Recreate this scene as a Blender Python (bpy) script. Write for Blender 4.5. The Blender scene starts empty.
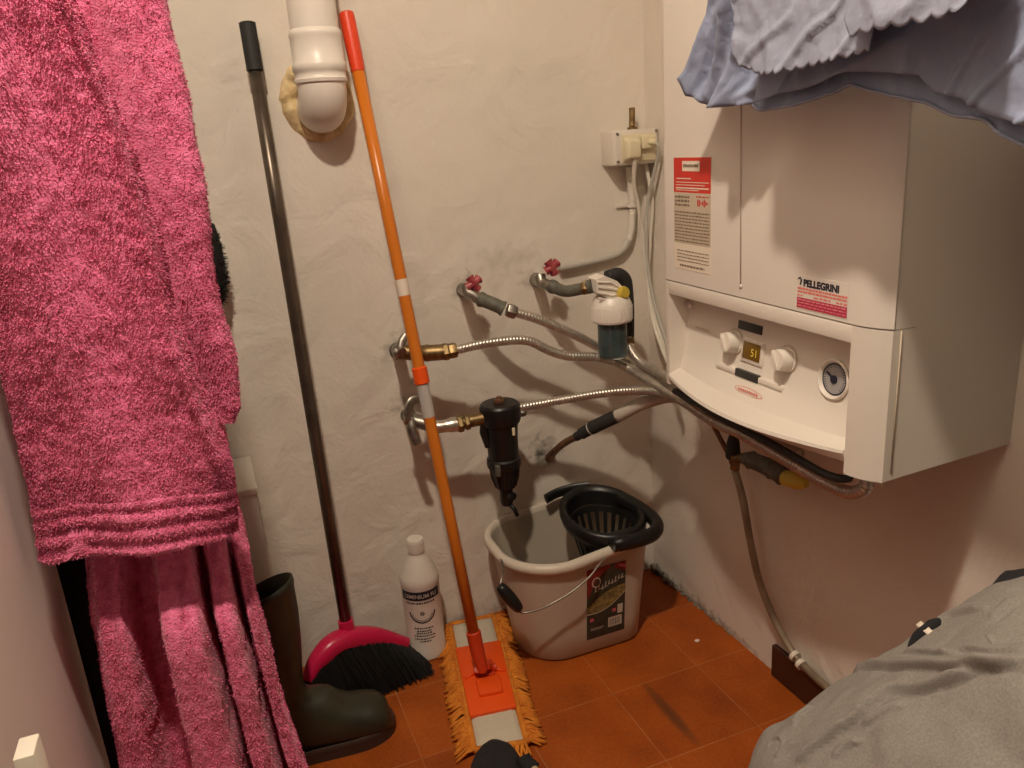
import bpy, bmesh, math, random
from mathutils import Vector, Matrix, noise, Euler
random.seed(7)
PI = math.pi
PTS = {'hose_a': [(-0.3679, -0.132, 0.711), (-0.3235, -0.135, 0.6917), (-0.2778, -0.137, 0.6667), (-0.2341, -0.137, 0.6411), (-0.1969, -0.135, 0.6166), (-0.1598, -0.135, 0.5921), (-0.1262, -0.155, 0.5704), (-0.12, -0.22, 0.5608), (-0.1392, -0.32, 0.565), (-0.15, -0.399, 0.5686), (-0.14, -0.4564, 0.5604), (-0.125, -0.5153, 0.5498), (-0.12, -0.5576, 0.5525)],
 'hose_b': [(-0.1523, -0.19, 0.6014), (-0.1407, -0.2, 0.5917), (-0.14, -0.25, 0.5877), (-0.165, -0.3607, 0.5991), (-0.165, -0.4357, 0.5907), (-0.165, -0.5169, 0.5852), (-0.165, -0.6125, 0.5768), (-0.16, -0.6705, 0.5695)],
 'hose_c': [(-0.4836, -0.12, 0.6534), (-0.4276, -0.125, 0.6581), (-0.367, -0.13, 0.6564), (-0.3354, -0.132, 0.6479), (-0.304, -0.134, 0.6275), (-0.2697, -0.136, 0.6113), (-0.2363, -0.138, 0.6043), (-0.1959, -0.14, 0.5961), (-0.1616, -0.15, 0.5814), (-0.1465, -0.19, 0.57), (-0.1504, -0.27, 0.5671), (-0.1546, -0.36, 0.5639), (-0.15, -0.4539, 0.5499), (-0.15, -0.5229, 0.5523), (-0.15, -0.5951, 0.5478), (-0.15, -0.6603, 0.5437), (-0.15, -0.7101, 0.5407), (-0.15, -0.7469, 0.5422), (-0.15, -0.7674, 0.5498), (-0.15, -0.7817, 0.5627), (-0.15, -0.7839, 0.5761)],
 'hose_d': [(-0.3665, -0.125, 0.5184), (-0.3152, -0.13, 0.5205), (-0.2742, -0.145, 0.5254), (-0.2193, -0.18, 0.5364), (-0.1746, -0.23, 0.548), (-0.1545, -0.28, 0.5559), (-0.1456, -0.32, 0.5566), (-0.13, -0.3539, 0.5463), (-0.12, -0.4288, 0.5391), (-0.11, -0.5215, 0.5368), (-0.1, -0.5451, 0.5426)],
 'hose_e_copper': [(-0.2587, 0.0, 0.3445), (-0.2604, -0.045, 0.3796), (-0.2518, -0.08, 0.408), (-0.2353, -0.105, 0.4264)],
 'hose_e_coupling': [(-0.2391, -0.103, 0.4242), (-0.2217, -0.125, 0.4433), (-0.202, -0.15, 0.4624), (-0.181, -0.175, 0.4809)],
 'hose_e_tube': [(-0.181, -0.175, 0.4809), (-0.1591, -0.205, 0.5045), (-0.1386, -0.235, 0.5236), (-0.1226, -0.27, 0.5385), (-0.1049, -0.3, 0.5436), (-0.0888, -0.34, 0.5441), (-0.08, -0.358, 0.5513)],
 'black_cable': [(-0.17, -0.3682, 0.5837), (-0.19, -0.4723, 0.592), (-0.19, -0.5534, 0.5866), (-0.19, -0.6432, 0.5846), (-0.19, -0.7048, 0.5809), (-0.185, -0.7464, 0.5752), (-0.17, -0.7692, 0.5736), (-0.16, -0.7666, 0.5829)],
 'gas_hose': [(-0.06, -0.4006, 0.4303), (-0.058, -0.414, 0.3681), (-0.05, -0.4259, 0.2908), (-0.038, -0.439, 0.2112), (-0.025, -0.459, 0.1508), (-0.018, -0.4882, 0.1107), (-0.014, -0.5195, 0.0867), (-0.014, -0.5661, 0.0779), (-0.014, -0.6144, 0.0767), (-0.014, -0.6919, 0.0779)],
 'gas_diag': [(-0.1, -0.3654, 0.5307), (-0.08, -0.3524, 0.4998), (-0.07, -0.3631, 0.4701), (-0.06, -0.3799, 0.4365)],
 'gas_cone': [(-0.06, -0.3846, 0.4945), (-0.06, -0.3863, 0.4835), (-0.06, -0.3856, 0.4464), (-0.06, -0.3918, 0.431)],
 'gas_valve': [(-0.06, -0.3917, 0.4349), (-0.06, -0.4171, 0.4519), (-0.06, -0.4365, 0.4551), (-0.06, -0.4766, 0.4586), (-0.06, -0.5172, 0.4575), (-0.06, -0.5271, 0.4559), (-0.06, -0.5738, 0.4636)],
 'gas_clip': [(-0.006, -0.5106, 0.0782), (-0.006, -0.5264, 0.0779)],
 'v1': [(-0.4223, 0.0, 0.7405), (-0.4362, -0.075, 0.7495), (-0.4265, -0.08, 0.7662), (-0.4219, -0.1, 0.738), (-0.4033, -0.118, 0.7289), (-0.3858, -0.128, 0.7186), (-0.3679, -0.132, 0.711)],
 'v2': [(-0.2642, 0.0, 0.7405), (-0.2853, -0.075, 0.7493), (-0.2644, -0.08, 0.7768), (-0.2754, -0.1, 0.7436), (-0.2601, -0.13, 0.7362), (-0.2379, -0.15, 0.7401), (-0.2199, -0.165, 0.7456)],
 'v3': [(-0.5681, 0.0, 0.6406), (-0.5812, -0.085, 0.6575), (-0.5841, -0.09, 0.6763), (-0.5473, -0.1, 0.6535), (-0.531, -0.11, 0.653), (-0.5058, -0.116, 0.6522), (-0.4836, -0.12, 0.6534)],
 'v4': [(-0.5609, 0.0, 0.5038), (-0.5711, -0.085, 0.5214), (-0.5607, -0.09, 0.5572), (-0.5315, -0.115, 0.5087), (-0.4951, -0.12, 0.5091), (-0.4857, -0.122, 0.5099), (-0.45, -0.125, 0.512)],
 'v4lever': [(-0.5522, -0.09, 0.5636), (-0.5712, -0.095, 0.5625), (-0.5816, -0.098, 0.5455), (-0.58, -0.1, 0.5298)],
 'v4lever2': [(-0.5916, -0.1, 0.53), (-0.5802, -0.1, 0.5278), (-0.5809, -0.105, 0.5154), (-0.5783, -0.11, 0.4984), (-0.5735, -0.115, 0.4829)],
 'v3lever': [(-0.5939, -0.09, 0.6569), (-0.5834, -0.095, 0.6601), (-0.5765, -0.09, 0.677), (-0.5664, -0.085, 0.6877)],
 'bf': [(-0.3967, -0.09, 0.5243), (-0.3978, -0.09, 0.5099), (-0.3961, -0.09, 0.4779), (-0.3973, -0.09, 0.407), (-0.3961, -0.09, 0.3937), (-0.3942, -0.09, 0.3624), (-0.3913, -0.09, 0.3417), (-0.3916, -0.09, 0.308)],
 'bfspout': [(-0.3905, -0.1, 0.3164), (-0.387, -0.105, 0.3019), (-0.3827, -0.108, 0.2864)],
 'cf': [(-0.163, -0.135, 0.7536), (-0.1638, -0.135, 0.7321), (-0.1625, -0.135, 0.7062), (-0.1631, -0.135, 0.6884), (-0.1639, -0.135, 0.6664), (-0.1643, -0.135, 0.5908), (-0.1444, -0.135, 0.7177), (-0.2006, -0.135, 0.7369)],
 'cf_elbow': [(-0.1772, -0.165, 0.7497), (-0.1556, -0.165, 0.7527), (-0.1407, -0.165, 0.7411), (-0.137, -0.165, 0.7173), (-0.1387, -0.17, 0.679), (-0.1412, -0.172, 0.6299), (-0.1523, -0.19, 0.6014)],
 'conduit': [(-0.2166, -0.012, 0.7609), (-0.1685, -0.012, 0.7633), (-0.11, -0.012, 0.7689), (-0.0741, -0.012, 0.7774), (-0.0519, -0.012, 0.8001), (-0.0439, -0.012, 0.8305), (-0.0425, -0.012, 0.8817), (-0.0472, -0.014, 0.9226), (-0.0522, -0.02, 0.9509)],
 'conduit_clip': [(-0.0559, -0.01, 0.8706), (-0.0737, -0.004, 0.874)],
 'cable1': [(-0.0651, -0.055, 0.9578), (-0.0588, -0.05, 0.9144), (-0.0448, -0.04, 0.873), (-0.0315, -0.035, 0.8102), (-0.0286, -0.04, 0.7477), (-0.03, -0.06, 0.6763), (-0.0338, -0.1, 0.6089), (-0.0551, -0.16, 0.5764), (-0.0944, -0.24, 0.5734)],
 'cable2': [(-0.0261, -0.06, 0.9934), (-0.0207, -0.062, 0.9796), (-0.0223, -0.06, 0.9507), (-0.027, -0.05, 0.8819), (-0.033, -0.05, 0.8218), (-0.0359, -0.06, 0.7405), (-0.0364, -0.09, 0.6608), (-0.0428, -0.13, 0.6164), (-0.0776, -0.2, 0.6056)],
 'cable3': [(-0.0163, -0.05, 0.9502), (-0.0116, -0.04, 0.8801), (-0.0155, -0.036, 0.7982), (-0.0304, -0.05, 0.7175), (-0.038, -0.08, 0.6379), (-0.0502, -0.13, 0.5964), (-0.0883, -0.22, 0.5816)],
 'rod': [(-0.0479, -0.03, 1.0622), (-0.0483, -0.03, 1.0471), (-0.0487, -0.03, 1.0319)],
 'socket': [(-0.0887, -0.056, 1.0164), (-0.0162, -0.056, 1.0233), (-0.0174, -0.056, 0.9601), (-0.0883, -0.056, 0.9576), (-0.0527, -0.056, 1.0198), (-0.052, -0.056, 0.9587)],
 'box': [(-0.1075, -0.05, 1.0177), (-0.0034, -0.05, 1.0247), (-0.0045, -0.05, 0.9552), (-0.1053, -0.05, 0.955)],
 'b_knob1': [(-0.182, -0.5229, 0.7011)],
 'b_knob2': [(-0.182, -0.643, 0.7026)],
 'b_display': [(-0.182, -0.5704, 0.7203), (-0.182, -0.6084, 0.7208), (-0.182, -0.6094, 0.6932), (-0.182, -0.5712, 0.6918)],
 'b_slot': [(-0.182, -0.5581, 0.7463), (-0.182, -0.6097, 0.7442), (-0.182, -0.61, 0.7357), (-0.182, -0.5583, 0.7373)],
 'b_bar': [(-0.182, -0.5107, 0.6731), (-0.182, -0.6608, 0.6726), (-0.182, -0.56, 0.6723), (-0.182, -0.6102, 0.6727), (-0.182, -0.5671, 0.6694)],
 'b_logo': [(-0.182, -0.5608, 0.6414), (-0.182, -0.6201, 0.6424)],
 'b_gauge': [(-0.182, -0.7484, 0.7051)],
 'b_screws': [(-0.182, -0.4009, 0.731), (-0.182, -0.7655, 0.7262)],
 'b_smalltext': [(-0.182, -0.4382, 0.7063), (-0.182, -0.4765, 0.7074)],
 'b_st1': [(-0.2045, -0.4194, 0.9788), (-0.2045, -0.5193, 0.9728), (-0.2045, -0.5197, 0.9247), (-0.2045, -0.4269, 0.9258), (-0.2045, -0.5257, 0.8108), (-0.2045, -0.4309, 0.8113), (-0.2045, -0.4464, 0.9729), (-0.2045, -0.4851, 0.9701), (-0.2045, -0.4851, 0.9575), (-0.2045, -0.4463, 0.9585)],
 'b_st2': [(-0.2045, -0.7096, 0.8307), (-0.2045, -0.7835, 0.8276), (-0.2045, -0.7047, 0.8212), (-0.2045, -0.7871, 0.8199), (-0.2045, -0.7039, 0.802), (-0.2045, -0.7885, 0.8023), (-0.2045, -0.7047, 0.788), (-0.2045, -0.7894, 0.7894)],
 'b_line': [(-0.2045, -0.5813, 1.0971), (-0.2045, -0.5826, 1.0483), (-0.2045, -0.5912, 0.7997)],
 'trim': [(-0.008, -0.4386, 0.0653), (-0.008, -0.4494, 0.016), (-0.008, -0.5963, 0.074), (-0.008, -0.5511, 0.0054)],
 'n_knob1': [(-0.189, -0.5349, 0.7082)],
 'n_knob2': [(-0.19, -0.6512, 0.7078)],
 'n_disp': [(-0.172, -0.5583, 0.7138), (-0.172, -0.5973, 0.714), (-0.172, -0.5969, 0.6886), (-0.172, -0.5577, 0.6878)],
 'n_slot': [(-0.168, -0.5391, 0.7407), (-0.168, -0.5932, 0.7414), (-0.168, -0.5925, 0.7294), (-0.168, -0.5394, 0.7274)],
 'n_bar': [(-0.175, -0.5021, 0.6654), (-0.175, -0.6545, 0.6668), (-0.175, -0.5508, 0.6658), (-0.175, -0.6029, 0.6658)],
 'n_gauge': [(-0.173, -0.7397, 0.7004)],
 'n_logo': [(-0.177, -0.5865, 0.64), (-0.177, -0.5541, 0.6403), (-0.177, -0.6181, 0.6398)],
 'n_top': [(-0.204, -0.4004, 0.7687), (-0.204, -0.7942, 0.7613), (-0.204, -0.3978, 0.7895), (-0.204, -0.8004, 0.7818)],
 'n_bfc': [(-0.395, -0.092, 0.4462)],
 'n_bfn': [(-0.4067, -0.125, 0.4598)],
 'n_cfc': [(-0.1639, -0.135, 0.6664)],
 'n_cfn': [(-0.1799, -0.165, 0.6742)],
 'mop_handle': [(-0.5951, -0.03, 1.2441), (-0.5933, -0.04, 1.1673), (-0.5606, -0.143, 0.622), (-0.5611, -0.15, 0.5821), (-0.5321, -0.225, 0.1072), (-0.5252, -0.238, 0.0501)],
 'mop_pad': [(-0.5252, -0.0133, 0.018), (-0.4266, -0.0261, 0.018), (-0.5087, -0.419, 0.018), (-0.5989, -0.396, 0.018)],
 'mop_plate': [(-0.544, -0.1191, 0.03), (-0.4509, -0.1363, 0.03), (-0.4963, -0.3387, 0.03), (-0.5814, -0.326, 0.03)],
 'broom_handle': [(-0.7586, -0.03, 1.2312), (-0.7547, -0.033, 1.1577), (-0.7544, -0.09, 0.1218)],
 'broom_arc': [(-0.8513, -0.17, 0.0892), (-0.8284, -0.155, 0.1197), (-0.7951, -0.14, 0.141), (-0.7544, -0.125, 0.1409), (-0.6927, -0.105, 0.1115), (-0.6302, -0.085, 0.0557)],
 'broom_floor': [(-0.8464, -0.0821, 0.003), (-0.8043, -0.1164, 0.003), (-0.7284, -0.1345, 0.003), (-0.6575, -0.1362, 0.003), (-0.6033, -0.1141, 0.003)],
 'foam': [(-0.7199, -0.004, 1.111), (-0.7101, -0.004, 1.1429), (-0.6896, -0.004, 1.1678), (-0.6613, -0.004, 1.1765), (-0.6281, -0.004, 1.169), (-0.6051, -0.004, 1.1453), (-0.5961, -0.004, 1.1051), (-0.6035, -0.004, 1.0752), (-0.6263, -0.004, 1.051), (-0.6598, -0.004, 1.0396), (-0.6912, -0.004, 1.0517), (-0.713, -0.004, 1.0779)],
 'pipe_px': [(-0.6953, -0.08, 1.2551), (-0.6191, -0.08, 1.2545), (-0.7009, -0.08, 1.1964), (-0.6149, -0.08, 1.2004), (-0.7055, -0.08, 1.1544), (-0.6176, -0.08, 1.1545), (-0.7025, -0.08, 1.1421), (-0.6173, -0.08, 1.1436), (-0.6685, -0.08, 1.0481)],
 'cab': [(-0.8817, -0.17, 0.5229), (-0.888, -0.17, 0.2601)],
 'brush': [(-0.8646, -0.07, 0.9066), (-0.8697, -0.07, 0.8098)],
 'boot': [(-0.8853, -0.25, 0.3658), (-0.8392, -0.25, 0.349), (-0.8565, -0.25, 0.1257), (-0.7143, -0.25, 0.0423), (-0.7229, -0.25, 0.001), (-0.8712, -0.25, -0.0013)],
 'wring': [(-0.224, -0.1821, 0.275), (-0.2969, -0.1409, 0.275), (-0.1522, -0.2225, 0.275), (-0.1563, -0.0542, 0.275), (-0.2819, -0.2914, 0.275), (-0.1541, -0.2897, 0.275), (-0.2488, -0.3052, 0.275), (-0.2716, -0.0407, 0.275), (-0.2843, -0.0788, 0.275)],
 'wring_b': [(-0.2009, -0.0476, 0.2), (-0.1381, -0.0938, 0.2)],
 'wire': [(-0.2567, -0.262, 0.241), (-0.2843, -0.28, 0.225), (-0.3115, -0.29, 0.2098), (-0.3528, -0.295, 0.1921), (-0.3972, -0.29, 0.1745), (-0.4243, -0.28, 0.164), (-0.4469, -0.27, 0.1607)],
 'grip': [(-0.4775, -0.25, 0.2167), (-0.4505, -0.27, 0.1683)],
 'wire2': [(-0.4775, -0.25, 0.2167), (-0.4646, -0.23, 0.2322), (-0.4462, -0.2, 0.2397)],
 'shoe': [(-0.6242, -0.4725, 0.05), (-0.5511, -0.428, 0.05), (-0.526, -0.52, 0.05), (-0.5324, -0.4978, 0.05)],
 'sleeveL': [(-1.0586, -0.655, 1.1917), (-1.0644, -0.655, 1.124), (-1.0725, -0.655, 1.0442), (-1.0774, -0.655, 0.9588), (-1.0793, -0.655, 0.8858), (-1.0814, -0.655, 0.8184), (-1.0846, -0.655, 0.7475), (-1.0869, -0.655, 0.7054), (-1.0903, -0.655, 0.6533)],
 'sleeveR': [(-0.9602, -0.655, 1.1925), (-0.9491, -0.655, 1.1249), (-0.934, -0.655, 1.0435), (-0.9246, -0.655, 0.9558), (-0.9217, -0.655, 0.8822), (-0.9149, -0.655, 0.8035), (-0.902, -0.655, 0.7295), (-0.8987, -0.655, 0.6886), (-0.9047, -0.655, 0.6391)],
 'lobeL': [(-1.0117, -0.58, 1.2238), (-1.0189, -0.58, 1.1743), (-1.0259, -0.58, 1.0876), (-1.0291, -0.58, 0.9949), (-1.0285, -0.58, 0.9358), (-1.0257, -0.58, 0.8842), (-1.009, -0.58, 0.8281), (-0.9893, -0.58, 0.7799), (-0.9654, -0.58, 0.7464)],
 'lobeR': [(-0.8855, -0.58, 1.2257), (-0.8818, -0.58, 1.1732), (-0.8752, -0.58, 1.0804), (-0.8759, -0.58, 0.981), (-0.8796, -0.58, 0.9183), (-0.8806, -0.58, 0.8636), (-0.8754, -0.58, 0.8059), (-0.8786, -0.58, 0.7593), (-0.8888, -0.58, 0.7372)],
 'bodyL': [(-1.0356, -0.6, 1.1711), (-1.0427, -0.6, 0.997), (-1.0466, -0.6, 0.9006), (-1.0557, -0.6, 0.7652), (-1.0659, -0.6, 0.6528), (-1.0725, -0.6, 0.5688), (-1.0792, -0.6, 0.4395), (-1.0831, -0.6, 0.345)],
 'bodyR': [(-0.904, -0.6, 1.17), (-0.8924, -0.6, 0.9834), (-0.8958, -0.6, 0.88), (-0.9031, -0.6, 0.7344), (-0.9018, -0.6, 0.6106), (-0.8987, -0.6, 0.5169), (-0.889, -0.6, 0.3707), (-0.8787, -0.6, 0.2615)],
 'sh1_hem': [(-0.28, -0.5347, 1.08), (-0.28, -0.5415, 1.0583), (-0.28, -0.5626, 1.052), (-0.28, -0.5853, 1.0481), (-0.28, -0.6136, 1.0405), (-0.28, -0.6485, 1.0396), (-0.28, -0.7139, 1.04)],
 'sh1_left': [(-0.28, -0.6005, 1.1652), (-0.28, -0.5812, 1.1286), (-0.28, -0.5512, 1.0736)],
 'sh2_hem': [(-0.318, -0.7358, 1.0921), (-0.318, -0.7463, 1.0791), (-0.318, -0.7823, 1.0677), (-0.318, -0.8268, 1.0671), (-0.318, -0.8669, 1.0701), (-0.318, -0.8976, 1.0718), (-0.318, -0.9259, 1.0742)],
 'sh3_hem': [(-0.338, -0.8974, 1.0855), (-0.338, -0.9228, 1.087), (-0.338, -0.9497, 1.0879), (-0.338, -0.9749, 1.0873), (-0.338, -1.0029, 1.0874), (-0.338, -1.0287, 1.0882), (-0.338, -1.0412, 1.0922)],
 'sh4_hem': [(-0.278, -0.7079, 1.0371), (-0.278, -0.7256, 1.0307), (-0.278, -0.7821, 1.0327), (-0.278, -0.8388, 1.0415), (-0.278, -0.8593, 1.0472), (-0.278, -0.876, 1.0414), (-0.278, -0.9179, 1.0314), (-0.278, -0.9445, 1.0246), (-0.278, -0.9751, 1.0123), (-0.278, -1.0045, 1.0086), (-0.278, -1.038, 0.9892), (-0.278, -1.0683, 0.977), (-0.278, -1.0996, 0.963)],
 'sh4_in': [(-0.298, -0.7284, 1.039), (-0.298, -0.7663, 1.0467), (-0.298, -0.8046, 1.0477), (-0.298, -0.8395, 1.0524), (-0.298, -0.859, 1.057), (-0.298, -0.8753, 1.059), (-0.298, -0.9113, 1.0547), (-0.298, -0.9477, 1.0489), (-0.298, -0.9616, 1.0334), (-0.298, -0.9904, 1.0274), (-0.298, -1.02, 1.0135), (-0.298, -1.0512, 1.004), (-0.298, -1.0804, 0.9925), (-0.298, -1.1173, 0.9784)],
 'heap1': [(-0.4185, -0.8874, 0.27), (-0.3983, -0.8784, 0.3), (-0.3702, -0.8669, 0.33), (-0.3459, -0.8885, 0.36), (-0.3021, -0.9047, 0.4), (-0.2651, -0.9332, 0.44), (-0.2284, -0.9625, 0.49), (-0.1968, -0.9942, 0.54), (-0.1776, -1.0176, 0.56), (-0.1123, -1.0467, 0.575)],
 'heap2': [(-0.4231, -0.946, 0.27), (-0.4144, -0.9409, 0.33), (-0.3874, -0.9462, 0.37), (-0.3634, -0.9758, 0.41), (-0.3437, -1.0056, 0.45), (-0.314, -1.0293, 0.48), (-0.2932, -1.0567, 0.52), (-0.2748, -1.0788, 0.55), (-0.252, -1.1056, 0.57), (-0.1883, -1.1217, 0.58)],
 'heap3': [(-0.441, -1.0136, 0.28), (-0.4224, -1.0308, 0.34), (-0.4096, -1.0528, 0.38), (-0.3921, -1.079, 0.42), (-0.3696, -1.0984, 0.45), (-0.3544, -1.1217, 0.48), (-0.3318, -1.138, 0.5), (-0.3225, -1.161, 0.53), (-0.2977, -1.1802, 0.55), (-0.2408, -1.196, 0.55)],
 'stripe': [(-0.253, -0.9698, 0.485), (-0.224, -0.9661, 0.492), (-0.2306, -0.9768, 0.492), (-0.2441, -0.9744, 0.485)],
 'blackbit': [(-0.19, -0.9978, 0.54), (-0.1776, -1.0002, 0.56), (-0.1676, -1.0165, 0.56)],
 'slat': [(-1.0767, -0.9, 0.6228), (-1.0631, -0.9, 0.6221), (-1.0683, -0.9, 0.592)]}
HEAP_FOLDS = [([(-0.3634, -0.9758, 0.41), (-0.3476, -0.9888, 0.4361), (-0.3305, -0.9942, 0.452), (-0.3195, -1.002, 0.4617), (-0.3119, -1.0275, 0.4806), (-0.3055, -1.0481, 0.5006), (-0.2962, -1.0655, 0.5223), (-0.2929, -1.078, 0.5334), (-0.2892, -1.1037, 0.5489)], 0.011, 0.013), ([(-0.2866, -0.8897, 0.3867), (-0.2731, -0.8981, 0.3992), (-0.2801, -0.9412, 0.4391), (-0.2877, -0.9952, 0.4766), (-0.2937, -1.0373, 0.5053), (-0.293, -1.0654, 0.5257), (-0.2855, -1.1002, 0.5507)], 0.009, 0.013), ([(-0.2664, -0.9595, 0.4621), (-0.2654, -0.9721, 0.4739), (-0.2716, -0.998, 0.492), (-0.2809, -1.0287, 0.5105)], 0.005, 0.009), ([(-0.2778, -1.0323, 0.5159), (-0.2761, -1.0394, 0.5229), (-0.2789, -1.065, 0.5392), (-0.2735, -1.0904, 0.5559)], 0.005, 0.008), ([(-0.3177, -1.0371, 0.4814), (-0.3075, -1.0497, 0.4994), (-0.2981, -1.067, 0.5211)], 0.004, 0.008), ([(-0.3968, -0.9531, 0.3623), (-0.3833, -0.9595, 0.3814), (-0.3649, -0.9738, 0.4073), (-0.3548, -0.9815, 0.4233)], 0.008, 0.01), ([(-0.3832, -0.9895, 0.3953), (-0.3713, -0.9947, 0.4114), (-0.3666, -1.0017, 0.4207)], 0.006, 0.008), ([(-0.3568, -0.9981, 0.4314), (-0.3429, -1.01, 0.4529), (-0.3311, -1.0229, 0.4662)], 0.006, 0.012), ([(-0.3609, -0.9052, 0.3663), (-0.3477, -0.9043, 0.3726), (-0.3363, -0.9098, 0.3844)], 0.006, 0.008), ([(-0.3973, -0.9227, 0.3459), (-0.388, -0.9237, 0.3567), (-0.3799, -0.928, 0.3679)], 0.005, 0.008), ([(-0.3866, -0.8957, 0.3384), (-0.3811, -0.8934, 0.3427), (-0.3788, -0.901, 0.3509), (-0.3833, -0.9095, 0.3523), (-0.3898, -0.9111, 0.3466)], 0.003, 0.006), ([(-0.2332, -0.9638, 0.4883), (-0.2204, -0.9699, 0.5023), (-0.2203, -0.9864, 0.5185), (-0.2253, -1.0068, 0.5336)], 0.005, 0.012), ([(-0.2618, -1.0447, 0.5386), (-0.2662, -1.0502, 0.5392), (-0.2698, -1.0563, 0.5407)], 0.003, 0.005), ([(-0.2422, -1.0343, 0.5443), (-0.2294, -1.0395, 0.5548), (-0.2156, -1.0426, 0.5619)], 0.005, 0.015)]

SC = bpy.context.scene
COL = SC.collection
V = Vector

# ------------------------------------------------------------------ materials
def mat(name, color, rough=.5, metal=0., var=0., vscale=20., bump=0., bscale=80., bdist=.002, color2=None,
        spec=.5, transmission=0., emission=None, estr=0., sub=0., alpha=1., detail=6., sheen=0., dirt=None):
    m = bpy.data.materials.new(name); m.use_nodes = True
    nt = m.node_tree; b = nt.nodes['Principled BSDF']; L = nt.links
    b.inputs['Base Color'].default_value = (*color, 1)
    b.inputs['Roughness'].default_value = rough
    b.inputs['Metallic'].default_value = metal
    b.inputs['Specular IOR Level'].default_value = spec
    b.inputs['Transmission Weight'].default_value = transmission
    b.inputs['Alpha'].default_value = alpha
    if sheen: b.inputs['Sheen Weight'].default_value = sheen; b.inputs['Sheen Roughness'].default_value = .5
    if sub:
        b.inputs['Subsurface Weight'].default_value = sub
        b.inputs['Subsurface Radius'].default_value = (.02, .015, .01)
        b.inputs['Subsurface Scale'].default_value = .3
    if emission:
        b.inputs['Emission Color'].default_value = (*emission, 1); b.inputs['Emission Strength'].default_value = estr
    tc = nt.nodes.new('ShaderNodeTexCoord')
    src = None
    if var or color2:
        n = nt.nodes.new('ShaderNodeTexNoise'); n.inputs['Scale'].default_value = vscale; n.inputs['Detail'].default_value = detail
        L.new(tc.outputs['Object'], n.inputs['Vector'])
        r = nt.nodes.new('ShaderNodeValToRGB')
        c2 = color2 if color2 else tuple(max(0, c*(1-var)) for c in color)
        r.color_ramp.elements[0].position = .35; r.color_ramp.elements[1].position = .65
        r.color_ramp.elements[0].color = (*c2, 1); r.color_ramp.elements[1].color = (*color, 1)
        L.new(n.outputs['Fac'], r.inputs['Fac']); src = r.outputs['Color']
        L.new(src, b.inputs['Base Color'])
    if dirt:
        # dirt = list of (centre, radius, colour, amount): irregular smudges fixed to the surface
        for (c, rad, dc, amt) in dirt:
            geo = nt.nodes.new('ShaderNodeNewGeometry')
            mp = nt.nodes.new('ShaderNodeVectorMath'); mp.operation = 'SUBTRACT'; mp.inputs[1].default_value = c
            L.new(geo.outputs['Position'], mp.inputs[0])
            dv = nt.nodes.new('ShaderNodeVectorMath'); dv.operation = 'DIVIDE'; dv.inputs[1].default_value = rad
            L.new(mp.outputs[0], dv.inputs[0])
            ln = nt.nodes.new('ShaderNodeVectorMath'); ln.operation = 'LENGTH'; L.new(dv.outputs[0], ln.inputs[0])
            nz = nt.nodes.new('ShaderNodeTexNoise'); nz.inputs['Scale'].default_value = 55; nz.inputs['Detail'].default_value = 8
            L.new(geo.outputs['Position'], nz.inputs['Vector'])
            a = nt.nodes.new('ShaderNodeMath'); a.operation = 'MULTIPLY_ADD'; a.inputs[1].default_value = 2.6
            L.new(nz.outputs['Fac'], a.inputs[0]); 
            s = nt.nodes.new('ShaderNodeMath'); s.operation = 'MULTIPLY_ADD'; s.inputs[1].default_value = -1.2; s.inputs[2].default_value = -.45
            L.new(ln.outputs['Value'], s.inputs[0]); L.new(s.outputs[0], a.inputs[2])
            cl = nt.nodes.new('ShaderNodeMath'); cl.operation = 'MULTIPLY'; cl.use_clamp = True; cl.inputs[1].default_value = amt
            cl2 = nt.nodes.new('ShaderNodeMath'); cl2.operation = 'MAXIMUM'; cl2.inputs[1].default_value = 0
            L.new(a.outputs[0], cl2.inputs[0]); L.new(cl2.outputs[0], cl.inputs[0])
            mx = nt.nodes.new('ShaderNodeMix'); mx.data_type = 'RGBA'
            L.new(cl.outputs[0], mx.inputs[0]); L.new(src, mx.inputs[6]); mx.inputs[7].default_value = (*dc, 1)
            src = mx.outputs[2]
        L.new(src, b.inputs['Base Color'])
    if bump:
        n2 = nt.nodes.new('ShaderNodeTexNoise'); n2.inputs['Scale'].default_value = bscale; n2.inputs['Detail'].default_value = 8
        L.new(tc.outputs['Object'], n2.inputs['Vector'])
        bp = nt.nodes.new('ShaderNodeBump'); bp.inputs['Strength'].default_value = bump; bp.inputs['Distance'].default_value = bdist
        L.new(n2.outputs['Fac'], bp.inputs['Height']); L.new(bp.outputs['Normal'], b.inputs['Normal'])
    return m

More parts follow.
